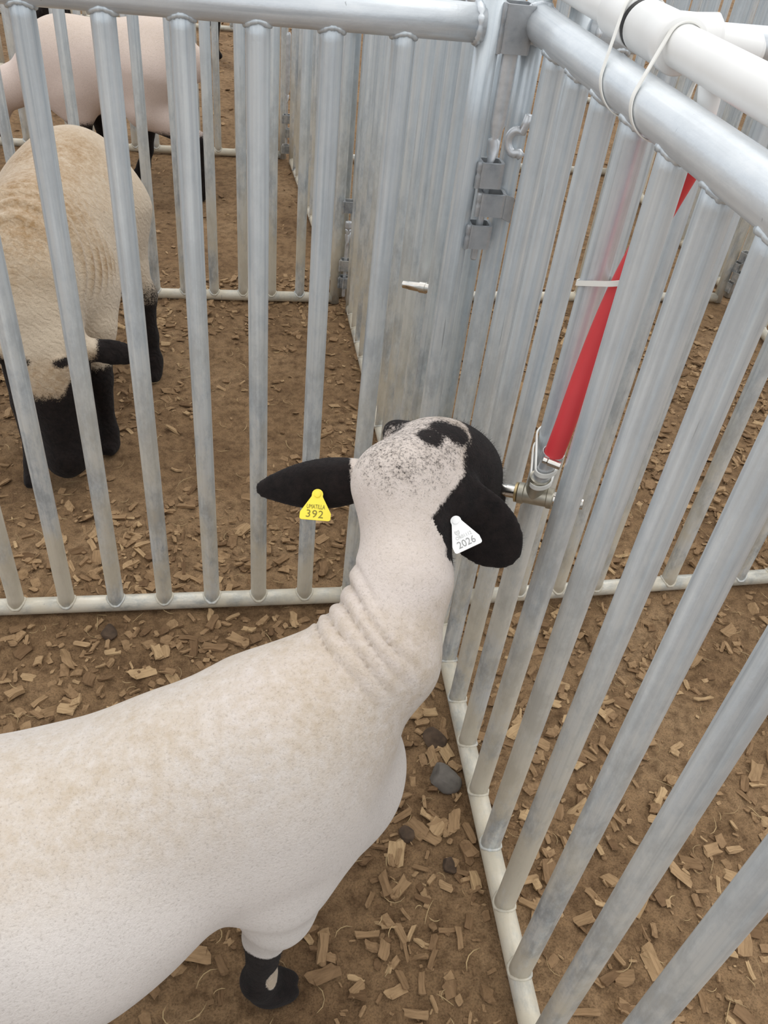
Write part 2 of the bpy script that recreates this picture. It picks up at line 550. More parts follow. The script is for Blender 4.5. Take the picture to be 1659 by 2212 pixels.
def panel(name, label, cat, p0, p1, offs, H=1.139, group=None, low=None):
    """p0/p1: the two end posts; offs: distance of each bar from p0"""
    p0, p1 = Vector((p0[0], p0[1], 0)), Vector((p1[0], p1[1], 0))
    L = (p1 - p0).length
    ang = math.atan2(p1.y - p0.y, p1.x - p0.x)
    e = empty(name, label, cat, p0, ang, group)
    bm = bmesh.new()
    tube(bm, [(R_POST * .6 + t * (L - R_POST * 1.2), 0, 0) for t in np.linspace(0, 1, 10)], R_RAIL, 32)
    for q in (R_POST + .002, L - R_POST - .002):
        torus(bm, (q, 0, 0), (1, 0, 0), R_RAIL * .99, 0.0042, 40, 7, wob=.8, seed=int(L * 1000))
    link('top_rail', bm_mesh(bm, 'top_rail', GALV_RAIL), e, (0, 0, H))
    bm = bmesh.new()
    tube(bm, [(R_POST * .6 + t * (L - R_POST * 1.2), 0, 0) for t in np.linspace(0, 1, 10)], R_LOW, 28)
    link('bottom_rail', bm_mesh(bm, 'bottom_rail', low or GALV_LOW), e, (0, 0, ZLOW))
    for q in (0, L):
        bm = bmesh.new()
        tube(bm, [(0, 0, z) for z in (0.0, .2, .5, .8, 1.0, H + R_RAIL + 0.012)], R_POST, 28)
        link('end_post', bm_mesh(bm, 'end_post', GALV), e, (q, 0, 0))
    for i, q in enumerate(offs):
        link('upright', bar_mesh(H, i % 4), e, (q, 0, 0), (0, 0, (i * 1.7) % 6.28 * 0))
    return e

def reg(first, step, L):
    o = []
    q = first
    while q < L - .06:
        o.append(q); q += step
    return o

PA = panel('gate_panel', 'galvanized pipe gate between the near sheep and the tan-backed sheep', 'pen panel',
           (0.0205, 0.0), (-1.46, -0.035), reg(.1187, .0990, 1.48), H=1.134)
PB = panel('fence_panel', 'galvanized pipe fence on the right with the red hose and white pipe', 'pen panel',
           (0.0916, 0.022), (0.0916, -1.47), reg(.1187, .1011, 1.49), H=1.1397)
PBF = panel('fence_panel', 'galvanized pipe fence running straight back behind the gate hinge', 'pen panel',
            (0.0665, 0.068), (0.0300, 1.405), reg(.10, .0975, 1.337))
PAR = panel('fence_panel', 'galvanized pipe panel right of the hinge, seen through the red hose bars', 'pen panel',
            (0.142, -0.0185), (1.50, 0.070), [q for q in [(x - .142) * 1.002 for x in (.205, .289, .3827, .4764, .5701, .6638, .7575, .8512, .945, 1.039, 1.132, 1.226, 1.32, 1.413)]])
PA1 = panel('fence_panel', 'galvanized pipe fence behind the tan-backed sheep', 'pen panel',
            (-0.022, 1.478), (-1.50, 1.437), reg(.125, .0990, 1.48))
PB1 = panel('fence_panel', 'far pipe fence running back beside the pink sheep', 'pen panel',
            (0.000, 1.535), (-0.120, 2.99), reg(.11, .099, 1.44))
PA1R = panel('fence_panel', 'pipe fence across the back of the right-hand pen', 'pen panel',
             (0.036, 1.500), (1.530, 1.610), reg(.10, .099, 1.48))
PC = panel('fence_panel', 'pipe fence along the far right side of the right-hand pen', 'pen panel',
           (1.575, 1.555), (1.585, 0.12), reg(.12, .099, 1.42))
PC1 = panel('fence_panel', 'pipe fence receding at the top right beyond the right-hand pen', 'pen panel',
            (1.605, 1.66), (1.64, 3.06), reg(.12, .099, 1.4))
PA2 = panel('fence_panel', 'pipe fence behind the pink sheep', 'pen panel',
            (-0.165, 3.075), (-1.64, 3.00), reg(.12, .099, 1.477))
PA2R = panel('fence_panel', 'distant pipe fence seen between the bars over the right-hand pen', 'pen panel',
             (0.02, 3.09), (1.60, 3.14), reg(.12, .099, 1.58))
PL1 = panel('fence_panel', 'pipe fence at the left edge behind the pink sheep\'s head', 'pen panel',
            (-1.72, 2.99), (-1.80, 4.45), reg(.12, .099, 1.46))
PB2 = panel('fence_panel', 'distant pipe fence running back beyond the pink sheep\'s rump', 'pen panel',
            (-0.20, 3.15), (-0.33, 4.60), reg(.12, .099, 1.45))
PA3 = panel('fence_panel', 'most distant pipe fence at the top left, behind the black legs', 'pen panel',
            (-0.36, 6.12), (-2.2, 6.05), reg(.12, .099, 1.84))
PC2 = panel('fence_panel', 'most distant pipe fence at the top right corner', 'pen panel',
            (1.7, 4.7), (5.6, 4.9), reg(.12, .099, 3.9))

# ------------------------------------------------------------------ hinge hardware
def lug_mesh(w=0.040, d=0.036, h=0.046, t=0.0048, bev=0.003):
    """a short open-ended box of bent plate, hole along z, weld toe on -x side"""
    bm = bmesh.new()
    def outline(a, b, r, n=4):
        P = []
        for cx, cy, s in ((a - r, b - r, 0), (-a + r, b - r, 1), (-a + r, -b + r, 2), (a - r, -b + r, 3)):
            for k in range(n + 1):
                th = math.pi / 2 * (s + k / n)
                P.append((cx + r * math.cos(th), cy + r * math.sin(th)))
        return P
    O = outline(w / 2, d / 2, 0.007); I = outline(w / 2 - t, d / 2 - t, 0.004)
    r4 = []
    for P, z in ((O, h / 2), (O, -h / 2), (I, -h / 2), (I, h / 2)):
        r4.append([bm.verts.new((x, y, z)) for x, y in P])
    n_ = len(O)
    for a in range(4):
        A_, B_ = r4[a], r4[(a + 1) % 4]
        for k in range(n_):
            bm.faces.new((A_[k], A_[(k + 1) % n_], B_[(k + 1) % n_], B_[k]))
    # weld line down the post side
    rr = random.Random(5)
    pts = [(-w / 2 - .001, -d / 2 + .004, z) for z in np.linspace(-h / 2 - .001, h / 2 + .001, 12)]
    tube(bm, pts, [0.0028 + .0016 * rr.random() for _ in pts], 8)
    return bm_mesh(bm, 'hinge_lug', PLATE, True, 35)
LUG = lug_mesh(0.038, 0.034, 0.037)
def add_lug(pan, wx, wy, wz, face=0.0, me=None, name='hinge_lug'):
    """world position -> child of the panel"""
    pan_m = Matrix.Translation(pan.location) @ Matrix.Rotation(pan.rotation_euler.z, 4, 'Z')
    loc = pan_m.inverted() @ Vector((wx, wy, wz))
    return link(name, me or LUG, pan, loc, (0, 0, face - pan.rotation_euler.z))

# gate hinge at the near corner
add_lug(PA, 0.0545, -0.004, 0.9375, 0.0)
add_lug(PA, 0.0530, -0.004, 0.8420, 0.0)
bm = bmesh.new()   # fence side: box lug plus gusset plate back to its post
me_l = lug_mesh(0.042, 0.034, 0.034)
l1 = add_lug(PB, 0.0630, -0.010, 0.8950, -0.05, me_l)
bm = bmesh.new()
vv = [Vector(p) for p in ((0.082, -0.026, .913), (0.082, -0.026, .877), (0.103, -0.004, .862), (0.103, -0.004, .902))]
A_ = [bm.verts.new(v) for v in vv]; B_ = [bm.verts.new(v + Vector((-.003, .005, 0))) for v in vv]
bm.faces.new(A_); bm.faces.new(B_[::-1])
for k in range(4): bm.faces.new((A_[k], A_[(k + 1) % 4], B_[(k + 1) % 4], B_[k]))
me = bm_mesh(bm, 'gusset', PLATE, False)
pm = Matrix.Translation(PB.location) @ Matrix.Rotation(PB.rotation_euler.z, 4, 'Z')
me.transform(pm.inverted())
link('hinge_gusset', me, PB)
# top lug, a taller folded plate between the two posts
add_lug(PA, 0.0575, 0.004, 1.132, 0.0, lug_mesh(0.044, 0.040, 0.060), 'hinge_lug')

def hinge_pin(label, x, y, z0, z1, z2, z3, group='hinge pins'):
    """round pin z0..z1, flattened twist z1..z2, spoon handle z2..z3"""
    bm = bmesh.new()
    P, R_, F_, A_ = [], [], [], []
    def add(z, r, f, a, dx=0, dy=0): P.append((dx, dy, z)); R_.append(r); F_.append(f); A_.append(a)
    add(z0, .0045, 1, 0); add(z0 + .003, .0058, 1, 0)
    for z in np.linspace(z0 + .02, z1 - .01, 4): add(z, .0058, 1, 0)
    add(z1, .0062, .9, 0)
    for t in np.linspace(.15, .9, 7): add(z1 + (z2 - z1) * t, .0085 + .0015 * math.sin(t * 3.1), .42, t * 1.5, .001 * t, 0)
    add(z2 - .003, .0062, .6, 1.5, .001); add(z2, .0060, .7, 1.5, .001)
    add(z2 + .006, .0085, .55, 1.5, .001); add(z2 + .018, .0112, .5, 1.5, .002)
    for t in np.linspace(.25, .95, 6): add(z2 + (z3 - z2) * t, .0112, .5, 1.5, .002)
    add(z3, .007, .5, 1.5, .002)
    tube(bm, P, R_, 18, True, F_, A_)
    o = link('hinge_pin', bm_mesh(bm, 'hinge_pin', PINSTEEL), None, (x, y, 0))
    return tag(o, label, 'hinge pin', group)
hinge_pin('flattened steel drop pin through the three grey lugs by the near gate post', 0.0530, -0.004, 0.800, 0.950, 0.990, 1.126)

# ring-handled pin peeping out beside the corner post
bm = bmesh.new()
arc = []
for k in range(15):
    th = math.radians(62 + k * 17)
    arc.append((0.0125 * math.cos(th) * 1.0, 0.0, 0.0165 * math.sin(th)))
arc = [(0.012, .0, .040), (0.010, .0, .028)] + arc + [(0.012, 0, -.020)]
tube(bm, arc, 0.0066, 14)
o = link('ring_pin', bm_mesh(bm, 'ring_pin', PINSTEEL), None, (0.0875, -0.0045, 0.985), (0, 0, math.radians(-25)))
tag(o, 'bright curled steel hook half hidden at the corner post, right of the drop pin', 'hinge pin')

# hinges further back (panels at the second corner and beyond)
for pan1, pan2, x, y, zs, lab in (
        (PA1, PBF, 0.008, 1.462, (.885, .353, .150, .088), 'small drop pin at the second hinge back, near the gate bars'),
        (PA2, PB1, -0.150, 3.030, (1.0, .62, .20, .06), 'tiny drop pin at the hinge behind the pink sheep')):
    for i, z in enumerate(zs):
        add_lug(pan1, x, y, z, 0)
    for z in (zs[2] - .062,):
        add_lug(pan2, x + .014, y - .006, z + .0, .1)
    hinge_pin(lab, x, y, zs[2] - .12, zs[2] + .07, zs[2] + .11, zs[1] - .05)
for z in (.95, .50, .20, .12):
    add_lug(PC, 1.558, 1.576, z, .6)
    add_lug(PA1R, 1.556, 1.60, z - .05, .6)
bm = bmesh.new()
torus(bm, (0, 0, 0), (0.3, -1, .3), 0.020, 0.0042, 28, 8, .7)
tag(link('ring_pin', bm_mesh(bm, 'ring_pin', PINSTEEL), None, (0.028, 1.43, .262)),
    'bright ring handle of a pin low down at the second hinge back', 'hinge pin')

# ------------------------------------------------------------------ water line
PX, PZ, PR = 0.1185, 1.1895, 0.0200
wp = empty('water_pipe', 'white plastic water pipe strapped along the right-hand fence top rail', 'pipe', (PX, -0.8, PZ))
def ytube(name, y0, y1, r, m=PVC, prof=None):
    bm = bmesh.new()
    if prof is None: prof = [(y0, r - .001), (y0 + .001, r), (y1 - .001, r), (y1, r - .001)]
    tube(bm, [(0, y + 0.8, 0) for y, _ in prof], [q for _, q in prof], 40)
    return link(name, bm_mesh(bm, name, m, True, 40), wp)
ytube('pipe_run', -1.46, -0.34, PR)
ytube('pipe_run', -0.34, 0.55, PR)
RC = 0.0262
ytube('coupling', 0, 0, 0, prof=[(-.204, PR), (-.206, RC - .001), (-.208, RC), (-.2815, RC), (-.2825, RC - .001), (-.283, PR)])
o = ytube('joint_gap', 0, 0, 0, BLACKGAP, prof=[(-.282, PR), (-.2845, RC - .0008), (-.2925, RC - .0008), (-.295, PR)])  # solid black ring stands in for the dark gap between the fittings
tag(o, 'black gap between the two pipe fittings')
tee = ytube('tee_fitting', 0, 0, 0, prof=[(-.2945, PR), (-.295, RC - .001), (-.2965, RC), (-.372, RC), (-.376, RC + .0012), (-.392, RC + .0012), (-.3935, RC), (-.395, PR)])
bm = bmesh.new()
tube(bm, [(.012, .455 , .0), (.030, .455, .0), (.052, .452, .0), (.054, .452, 0)], [RC - .002, RC - .002, RC, RC - .003], 32)
link('tee_branch', bm_mesh(bm, 'tee_branch', PVC, True, 40), wp)
bm = bmesh.new()
tube(bm, [(.045, .452, 0), (.075, .447, -.002), (.100, .443, -.004), (.104, .443, -.004)], [PR * .82, PR * .82, PR * .82, PR * .6], 28)
link('branch_stub', bm_mesh(bm, 'branch_stub', PVC, True, 40), wp)

# red hose, hanging from the water line down to the drinker
bm = bmesh.new()
hp = [(0.1228, -.4805, 1.146), (0.1232, -.483, 1.135), (0.1232, -.484, 1.120), (0.1165, -.468, 1.060), (0.1060, -.4535, 0.990), (0.0960, -.4515, .930), (0.0860, -.4560, .860), (0.0765, -.4650, .790), (0.0715, -.4680, .750), (0.0700, -.4670, .738)]
# smooth the centre line
def catmull(P, m=6):
    P = [Vector(p) for p in P]
    out = []
    for i in range(len(P) - 1):
        a, b_, c_, d_ = P[max(i - 1, 0)], P[i], P[i + 1], P[min(i + 2, len(P) - 1)]
        for k in range(m):
            t = k / m
            out.append(.5 * ((2 * b_) + (-a + c_) * t + (2 * a - 5 * b_ + 4 * c_ - d_) * t * t + (-a + 3 * b_ - 3 * c_ + d_) * t ** 3))
    return out + [P[-1]]
tube(bm, catmull(hp), 0.0125, 24)
tag(link('water_hose', bm_mesh(bm, 'water_hose', RED)), 'red rubber hose running down between the right-hand bars', 'hose')

bm = bmesh.new()
tube(bm, [(0, .3255, -PR * .8), (.002, .322, -.030), (.0035, .320, -.040), (.004, .3195, -.048)], [.0105, .0105, .0085, .0085], 18)
link('hose_spigot', bm_mesh(bm, 'hose_spigot', PVC, True, 40), wp)

# drinker: tee fitting with a nipple each side
D0 = Vector((0.066, -.4515, .664))
ax = (Vector((0.125, -.474, .660)) - Vector((0.042, -.432, .648))).normalized()
dr = empty('nipple_drinker', 'brass and steel nipple drinker at the near sheep\'s mouth, under the red hose', 'drinker', D0)
bm = bmesh.new()
tube(bm, [ax * q for q in (-.021, -.020, -.013, -.012, .018, .019, .026, .027)], [.0125, .0145, .0145, .0128, .0128, .0143, .0143, .012], 30)
tube(bm, [(0, 0, 0), (.0005, -.001, .012), (.001, -.002, .020), (.001, -.0022, .0205), (.0015, -.004, .033), (.0015, -.004, .0335)], [.0125, .0128, .0128, .0140, .0140, .0115], 30)
link('tee_body', bm_mesh(bm, 'tee_body', CASTZINC, True, 40), dr)
bm = bmesh.new()
tube(bm, [(.0015, -.004, .032), (.0022, -.007, .042), (.0028, -.010, .052), (.0032, -.0125, .062), (.0036, -.0148, .074)], [.0112, .0112, .0106, .0108, .0104], 26)
link('hose_barb', bm_mesh(bm, 'hose_barb', PINSTEEL, True, 40), dr)
bm = bmesh.new()
tube(bm, [ax * q for q in (-.0205, -.0215, -.0245, -.0255)], [.009, .0135, .0135, .009], 30)
link('brass_ring', bm_mesh(bm, 'brass_ring', BRASS, True, 40), dr)
for sg in (-1, 1):
    bm = bmesh.new()
    qs = (.024, .0245, .036, .0365, .046, .047, .058, .066)
    tube(bm, [ax * q * sg for q in qs], [.0085, .0095, .0095, .0085, .0085, .0080, .0078, .0070], 6 if sg < -5 else 24)
    nb = link('nipple', bm_mesh(bm, 'nipple', STAINLESS, True, 40), dr)

def hose_clamp():
    bm = bmesh.new()
    c = Vector((0.0, 0, 0)); d = Vector((-.04, .12, -1)).normalized()
    N_ = 40
    d_, u, v = frame(d)
    rings = []
    for i in range(N_):
        th = 2 * math.pi * i / N_
        rad = u * math.cos(th) + v * math.sin(th)
        q = .0136 + (.0007 if i % 2 else 0)
        rings.append([bm.verts.new(rad * a + d_ * b2) for a, b2 in ((.0128, -.0055), (q, -.0055), (q, .0055), (.0128, .0055))])
    for i in range(N_):
        a, b2 = rings[i], rings[(i + 1) % N_]
        for k in range(4): bm.faces.new((a[k], b2[k], b2[(k + 1) % 4], a[(k + 1) % 4]))
    me = bm_mesh(bm, 'band', PINSTEEL, True, 40)
    o = empty('hose_clamp', 'worm-drive steel hose clamp at the bottom of the red hose', 'clamp', (0.0703, -.4665, .7405))
    link('band', me, o)
    bm = bmesh.new()
    s = Vector((-.010, -.012, 0)); t = Vector((.85, -.53, -.05)).normalized()
    tube(bm, [s - t * .006, s - t * .0055, s - t * .0005, s, s + t * .001, s + t * .017, s + t * .0175], [.0035, .0046, .0046, .003, .0052, .0052, .003], 16)
    link('screw', bm_mesh(bm, 'screw', STAINLESS, True, 40), o)
hose_clamp()

# nipple of the next pen's drinker
dr2 = empty('nipple_drinker', 'steel drinker nipple poking through the fence behind the gate hinge', 'drinker', (0.058, .290, .610))
bm = bmesh.new()
a2 = (Vector((0.004, .330, .600)) - Vector((0.058, .290, .610))).normalized()
tube(bm, [a2 * q for q in (-.02, .012, .0125, .026, .0265, .052, .053, .066)], [.0105, .0105, .0118, .0118, .0100, .0092, .0085, .0078], 24)
link('nipple', bm_mesh(bm, 'nipple', STAINLESS, True, 40), dr2)
bm = bmesh.new()
tube(bm, [a2 * q for q in (-.055, -.054, -.016, -.015)], [.011, .0135, .0135, .011], 24)
link('tee_body', bm_mesh(bm, 'tee_body', CASTZINC, True, 40), dr2)

# nylon ties
def tie(label, pts, width=.0066, axis=(0, 0, 1), thick=.0014, head=None):
    bm = bmesh.new()
    loop_strap(bm, pts, width, thick, axis)
    if head: box(bm, head, (.007, .007, .006))
    o = link('cable_tie', bm_mesh(bm, 'cable_tie', TIE, True, 40))
    return tag(o, label, 'cable tie', 'white cable ties on the right-hand fence')
def hull(circles, n=40):
    """convex outline around circles (x,z,r) in a plane"""
    P = []
    for x, z, r in circles:
        for k in range(64):
            th = 2 * math.pi * k / 64
            P.append((x + r * math.cos(th), z + r * math.sin(th)))
    P = sorted(set(P))
    def half(Q):
        h = []
        for p in Q:
            while len(h) > 1 and (h[-1][0] - h[-2][0]) * (p[1] - h[-2][1]) - (h[-1][1] - h[-2][1]) * (p[0] - h[-2][0]) <= 0: h.pop()
            h.append(p)
        return h[:-1]
    return half(P) + half(P[::-1])
for yy, lab in ((-.338, 'white cable tie round rail and pipe, nearer the corner post, beside the black joint'), (-.432, 'white cable tie round rail and pipe, beside the pipe tee')):
    H_ = hull([(0.0916, 1.1397, R_RAIL + .0012), (PX, PZ, (PR if yy > -.29 or yy < -.396 else RC + .0012) + .0012)])
    tie(lab, [(x, yy + (z - 1.14) * (.85 if yy > -.4 else .55), z) for x, z in H_], axis=(0, 1, 0))
# round a bar and the hose
H_ = hull([(0.0916, -.3980, R_BAR + .0012), (0.0960, -.4515, .0137)])
tie('white cable tie holding the red hose to a bar, halfway up', [(x, y, .945 - (y + .40) * .42 + (x - .0916) * .2) for x, y in H_])
H_ = hull([(0.0916, -.3980, R_BAR + .0012), (0.0690, -.4625, .0122)])
tie('upper white cable tie binding the drinker to its bar, against the clamp', [(x, y, .727 + (y + .40) * .05 + (x - .0916) * .35) for x, y in H_], .0060, thick=.0022)
H_ = hull([(0.0916, -.3980, R_BAR + .0012), (0.0682, -.4585, .0122)])
tie('lower white cable tie binding the drinker to its bar, above the brass tee', [(x, y, .704 + (y + .40) * .05 + (x - .0916) * .35) for x, y in H_], .0060, thick=.0022)

# ------------------------------------------------------------------ animals: blended solids, skinned to one surface
class Grid:
    def __init__(s,lo,hi,h):
        s.h=h; s.lo=np.array(lo,float); s.n=np.ceil((np.array(hi)-s.lo)/h).astype(int)+1
        s.v=np.full(s.n,1.0,np.float32)
    def _box(s,lo,hi):
        a=np.clip(np.floor((np.array(lo)-s.lo)/s.h).astype(int),0,s.n-1);b=np.clip(np.ceil((np.array(hi)-s.lo)/s.h).astype(int)+1,1,s.n)
        sl=tuple(slice(a[i],b[i]) for i in range(3))
        ax=[(s.lo[i]+s.h*np.arange(a[i],b[i])).astype(np.float32) for i in range(3)]
        return sl,ax[0][:,None,None],ax[1][None,:,None],ax[2][None,None,:]
    def _mix(s,sl,d,k,sub=False):
        v=s.v[sl]
        if sub:
            h=np.clip(.5-.5*(d+v)/k,0,1); s.v[sl]=v+(-d-v)*h+k*h*(1-h)
        else:
            h=np.clip(.5+.5*(v-d)/k,0,1); s.v[sl]=v+(d-v)*h-k*h*(1-h)
    def cone(s,a,b,ra,rb,k=.03,sq=(1,1,1),sub=False):
        a=np.array(a,float);b=np.array(b,float);q=np.array(sq,float);m=max(ra,rb)*q.max()+k*2.5
        sl,X,Y,Z=s._box(np.minimum(a,b)-m,np.maximum(a,b)+m)
        ab=(b-a)/q;px,py,pz=(X-a[0])/q[0],(Y-a[1])/q[1],(Z-a[2])/q[2]
        t=np.clip((px*ab[0]+py*ab[1]+pz*ab[2])/(ab@ab),0,1)
        t=t*1.0
        d=np.sqrt((px-t*ab[0])**2+(py-t*ab[1])**2+(pz-t*ab[2])**2)-(ra+(rb-ra)*t)
        s._mix(sl,d*float(q.min()),k,sub)
    def ell(s,c,r,M=None,k=.03,sub=False):
        c=np.array(c,float);r=np.array(r,float);M=np.eye(3) if M is None else np.array(M,float)
        e=np.sqrt(((M*r[:,None])**2).sum(0))+k*2.5
        sl,X,Y,Z=s._box(c-e,c+e)
        x,y,z=X-c[0],Y-c[1],Z-c[2]
        L=[(M[i,0]*x+M[i,1]*y+M[i,2]*z)/r[i] for i in range(3)]
        k0=np.sqrt(L[0]**2+L[1]**2+L[2]**2)+1e-6
        k1=np.sqrt((L[0]/r[0])**2+(L[1]/r[1])**2+(L[2]/r[2])**2)+1e-6
        s._mix(sl,k0*(k0-1)/k1,k,sub)
    def chain(s,pts,k=.03,kj=.012,sq=(1,1,1)):
        for i in range(len(pts)-1):
            s.cone(pts[i][:3],pts[i+1][:3],pts[i][3],pts[i+1][3],k if i==0 else kj,sq)
    def mesh(s,smooth=2):
        v=s.v; ins=v<0; n=v.shape
        c=[ins[i:n[0]-1+i,j:n[1]-1+j,l:n[2]-1+l] for i in(0,1) for j in(0,1) for l in(0,1)]
        cnt=sum(x.astype(np.int8) for x in c); act=(cnt>0)&(cnt<8)
        idx=np.full(act.shape,-1,np.int64);ii=np.argwhere(act);idx[act]=np.arange(len(ii))
        P=np.zeros((len(ii),3));W=np.zeros(len(ii))
        cs=[(i,j,l) for i in(0,1) for j in(0,1) for l in(0,1)]
        vals={q:v[ii[:,0]+q[0],ii[:,1]+q[1],ii[:,2]+q[2]] for q in cs}
        for q in cs:
            for ax in range(3):
                if q[ax]==0:
                    q2=list(q);q2[ax]=1;q2=tuple(q2)
                    A,B=vals[q],vals[q2];m=(A<0)!=(B<0)
                    t=np.where(m,A/np.where(m,A-B,1),0)
                    p=np.array(q,float)[None,:].repeat(len(ii),0);p[:,ax]=t
                    P[m]+=p[m];W[m]+=1
        P=(P/W[:,None]+ii)*s.h+s.lo
        F=[]
        for ax in range(3):
            a=[slice(None)]*3;b=[slice(None)]*3;a[ax]=slice(0,-1);b[ax]=slice(1,None)
            ch=ins[tuple(a)]!=ins[tuple(b)]
            e=np.argwhere(ch);o=[x for x in range(3) if x!=ax]
            e=e[(e[:,o[0]]>0)&(e[:,o[1]]>0)&(e[:,o[0]]<n[o[0]]-1)&(e[:,o[1]]<n[o[1]]-1)]
            q=[]
            for du,dv in((1,1),(0,1),(0,0),(1,0)):
                f=e.copy();f[:,o[0]]-=du;f[:,o[1]]-=dv;q.append(idx[f[:,0],f[:,1],f[:,2]])
            q=np.stack(q,1);flip=ins[e[:,0],e[:,1],e[:,2]]
            if ax==1: flip=~flip
            q[~flip]=q[~flip][:,::-1];F.append(q)
        F=np.concatenate(F)
        for _ in range(smooth):
            S=np.zeros_like(P);N=np.zeros(len(P))
            for i in range(4):
                np.add.at(S,F[:,i],P[F[:,(i+1)%4]]+P[F[:,(i-1)%4]]);np.add.at(N,F[:,i],2)
            P=.5*P+.5*S/np.maximum(N,1)[:,None]
        return P,F
def N(v): v=np.array(v,float);return v/np.linalg.norm(v)
POLL=np.array([-.103,-.478,.766]);MUZ=np.array([.040,-.382,.628])
HF=N(MUZ-POLL);HR=N(np.cross(HF,[0,0,1]));HU=np.cross(HR,HF)
def H(f,r,u): return POLL+f*HF+r*HR+u*HU
def earmat(d,n):
    d=N(d);n=np.array(n,float);n=N(n-d*(n@d));return np.array([d,np.cross(n,d),n])
def build_near(Grid,h=.005):
    g=Grid((-1.15,-1.15,-.01),(.14,-.22,.86),h)
    # trunk: axis from rump to shoulder, yawed
    A=np.array([-.93,-.915,.415]);B=np.array([-.235,-.710,.445])
    d=N(B-A);r=N(np.cross(d,[0,0,1]));u=np.cross(r,d);M=np.array([d,r,u])
    T=lambda t,rr,uu:A+t*d+rr*r+uu*u
    g.ell(T(.08,0,.0),(.20,.145,.170),M,.05)
    g.ell(T(.22,.006,-.005),(.34,.172,.178),M,.06)
    g.ell(T(.42,.014,-.03),(.17,.152,.152),M,.045)
    g.ell(T(.58,.0,.012),(.22,.122,.140),M,.06)
    # withers, shoulder, chest
    g.ell(T(.64,0,.06),(.16,.085,.115),M,.06)
    g.ell(T(.67,.06,-.025),(.095,.062,.12),M,.045)
    g.ell(T(.66,-.06,-.035),(.10,.065,.13),M,.05)
    g.ell(T(.735,-.01,-.055),(.120,.080,.140),M,.05)
    g.ell(T(.75,-.01,-.10),(.07,.06,.07),M,.05)
    # neck
    n0=T(.70,0,.09)
    g.chain([(*n0,.092),(-.160,-.662,.600,.066),(-.131,-.605,.660,.053),(-.123,-.545,.705,.049),(*H(-.032,.014,-.058),.045)],.06,.025)
    # head
    MH=np.array([HF,HR,HU])
    g.ell(H(.000,.020,-.042),(.064,.050,.056),MH,.03)
    g.ell(H(.05,.012,-.030),(.07,.056,.060),MH,.02)
    g.ell(H(.080,.006,-.006),(.090,.056,.054),MH,.04)
    g.cone(H(.04,0,-.03),H(.175,0,-.030),.056,.041,.025)
    g.ell(H(.188,0,-.033),(.042,.038,.040),MH,.02)
    g.cone(H(.05,0,-.075),H(.17,0,-.065),.036,.024,.03)
    g.ell(H(.022,-.052,-.010),(.028,.018,.019),MH,.014)
    for sg in (1,-1):
        g.ell(H(.075,sg*.047,-.010),(.030,.016,.018),MH,.015)
        g.ell(H(.082,sg*.058,-.022),(.012,.007,.009),MH,.004)
        g.ell(H(.222,sg*.020,-.026),(.010,.009,.007),MH,.006,True)
    # ears
    b=np.array([-.088,-.522,.738]);t=np.array([-.016,-.565,.685]);dd=N(t-b)
    E=earmat(dd,[-.35,-.75,.55])
    g.cone(b,b+.03*dd,.024,.026,.02)
    g.ell(b+.066*dd,(.070,.042,.011),E,.012)
    b=np.array([-.165,-.455,.692]);t=np.array([-.305,-.44,.664]);dd=N(t-b)
    E=earmat(dd,[.0,-.75,.55])
    g.cone(b,b+.03*dd,.024,.024,.02)
    g.cone(b+.03*dd,b+.06*dd,.024,.028,.02,(1,.45,1))
    g.ell(b+.048*dd,(.060,.033,.010),E,.012)
    g.ell(b+.080*dd,(.060,.021,.009),E,.014)
    # forelegs
    def fore(foot,sh):
        foot=np.array(foot);kn=foot+np.array([.004,.004,.185]);el=np.array([sh[0]-.0,sh[1],.30])
        g.chain([(*sh,.055),(*el,.042),(*kn,.027)],.035,.03)
        g.chain([(*kn,.028),(*(kn*.4+foot*.6+np.array([-.002,0,0])),.0195),(*(foot+np.array([-.004,0,.05])),.024),(*(foot+np.array([.012,0,.024])),.027)],.012,.012)
        g.ell(foot+np.array([.018,0.009,.018]),(.036,.0155,.022),None,.008);g.ell(foot+np.array([.018,-.009,.018]),(.036,.0155,.022),None,.008)
    fore((-.295,-.795,0),T(.655,.078,-.085)); fore((-.25,-.635,0),T(.66,-.085,-.10))
    # hind legs
    for sg,fx in((1,-.03),(-1,.02)):
        hip=T(.07,sg*.09,-.02);kn=T(.17,sg*.10,-.17);hk=T(-.02+fx,sg*.085,-.25);ft=T(-.01+fx,sg*.085,0);ft[2]=0
        g.chain([(*hip,.12),(*kn,.075),(*hk,.032),(*(hk*.5+ft*.5),.024),(*(ft+np.array([0,0,.05])),.026),(*(ft+np.array([.015,0,.024])),.028)],.05,.025)
        g.ell(ft+np.array([.02,.009,.018]),(.036,.0155,.022),None,.008);g.ell(ft+np.array([.02,-.009,.018]),(.036,.0155,.022),None,.008)
    g.ell(T(-.10,0,-.02),(.05,.03,.06),M,.03)
    return g
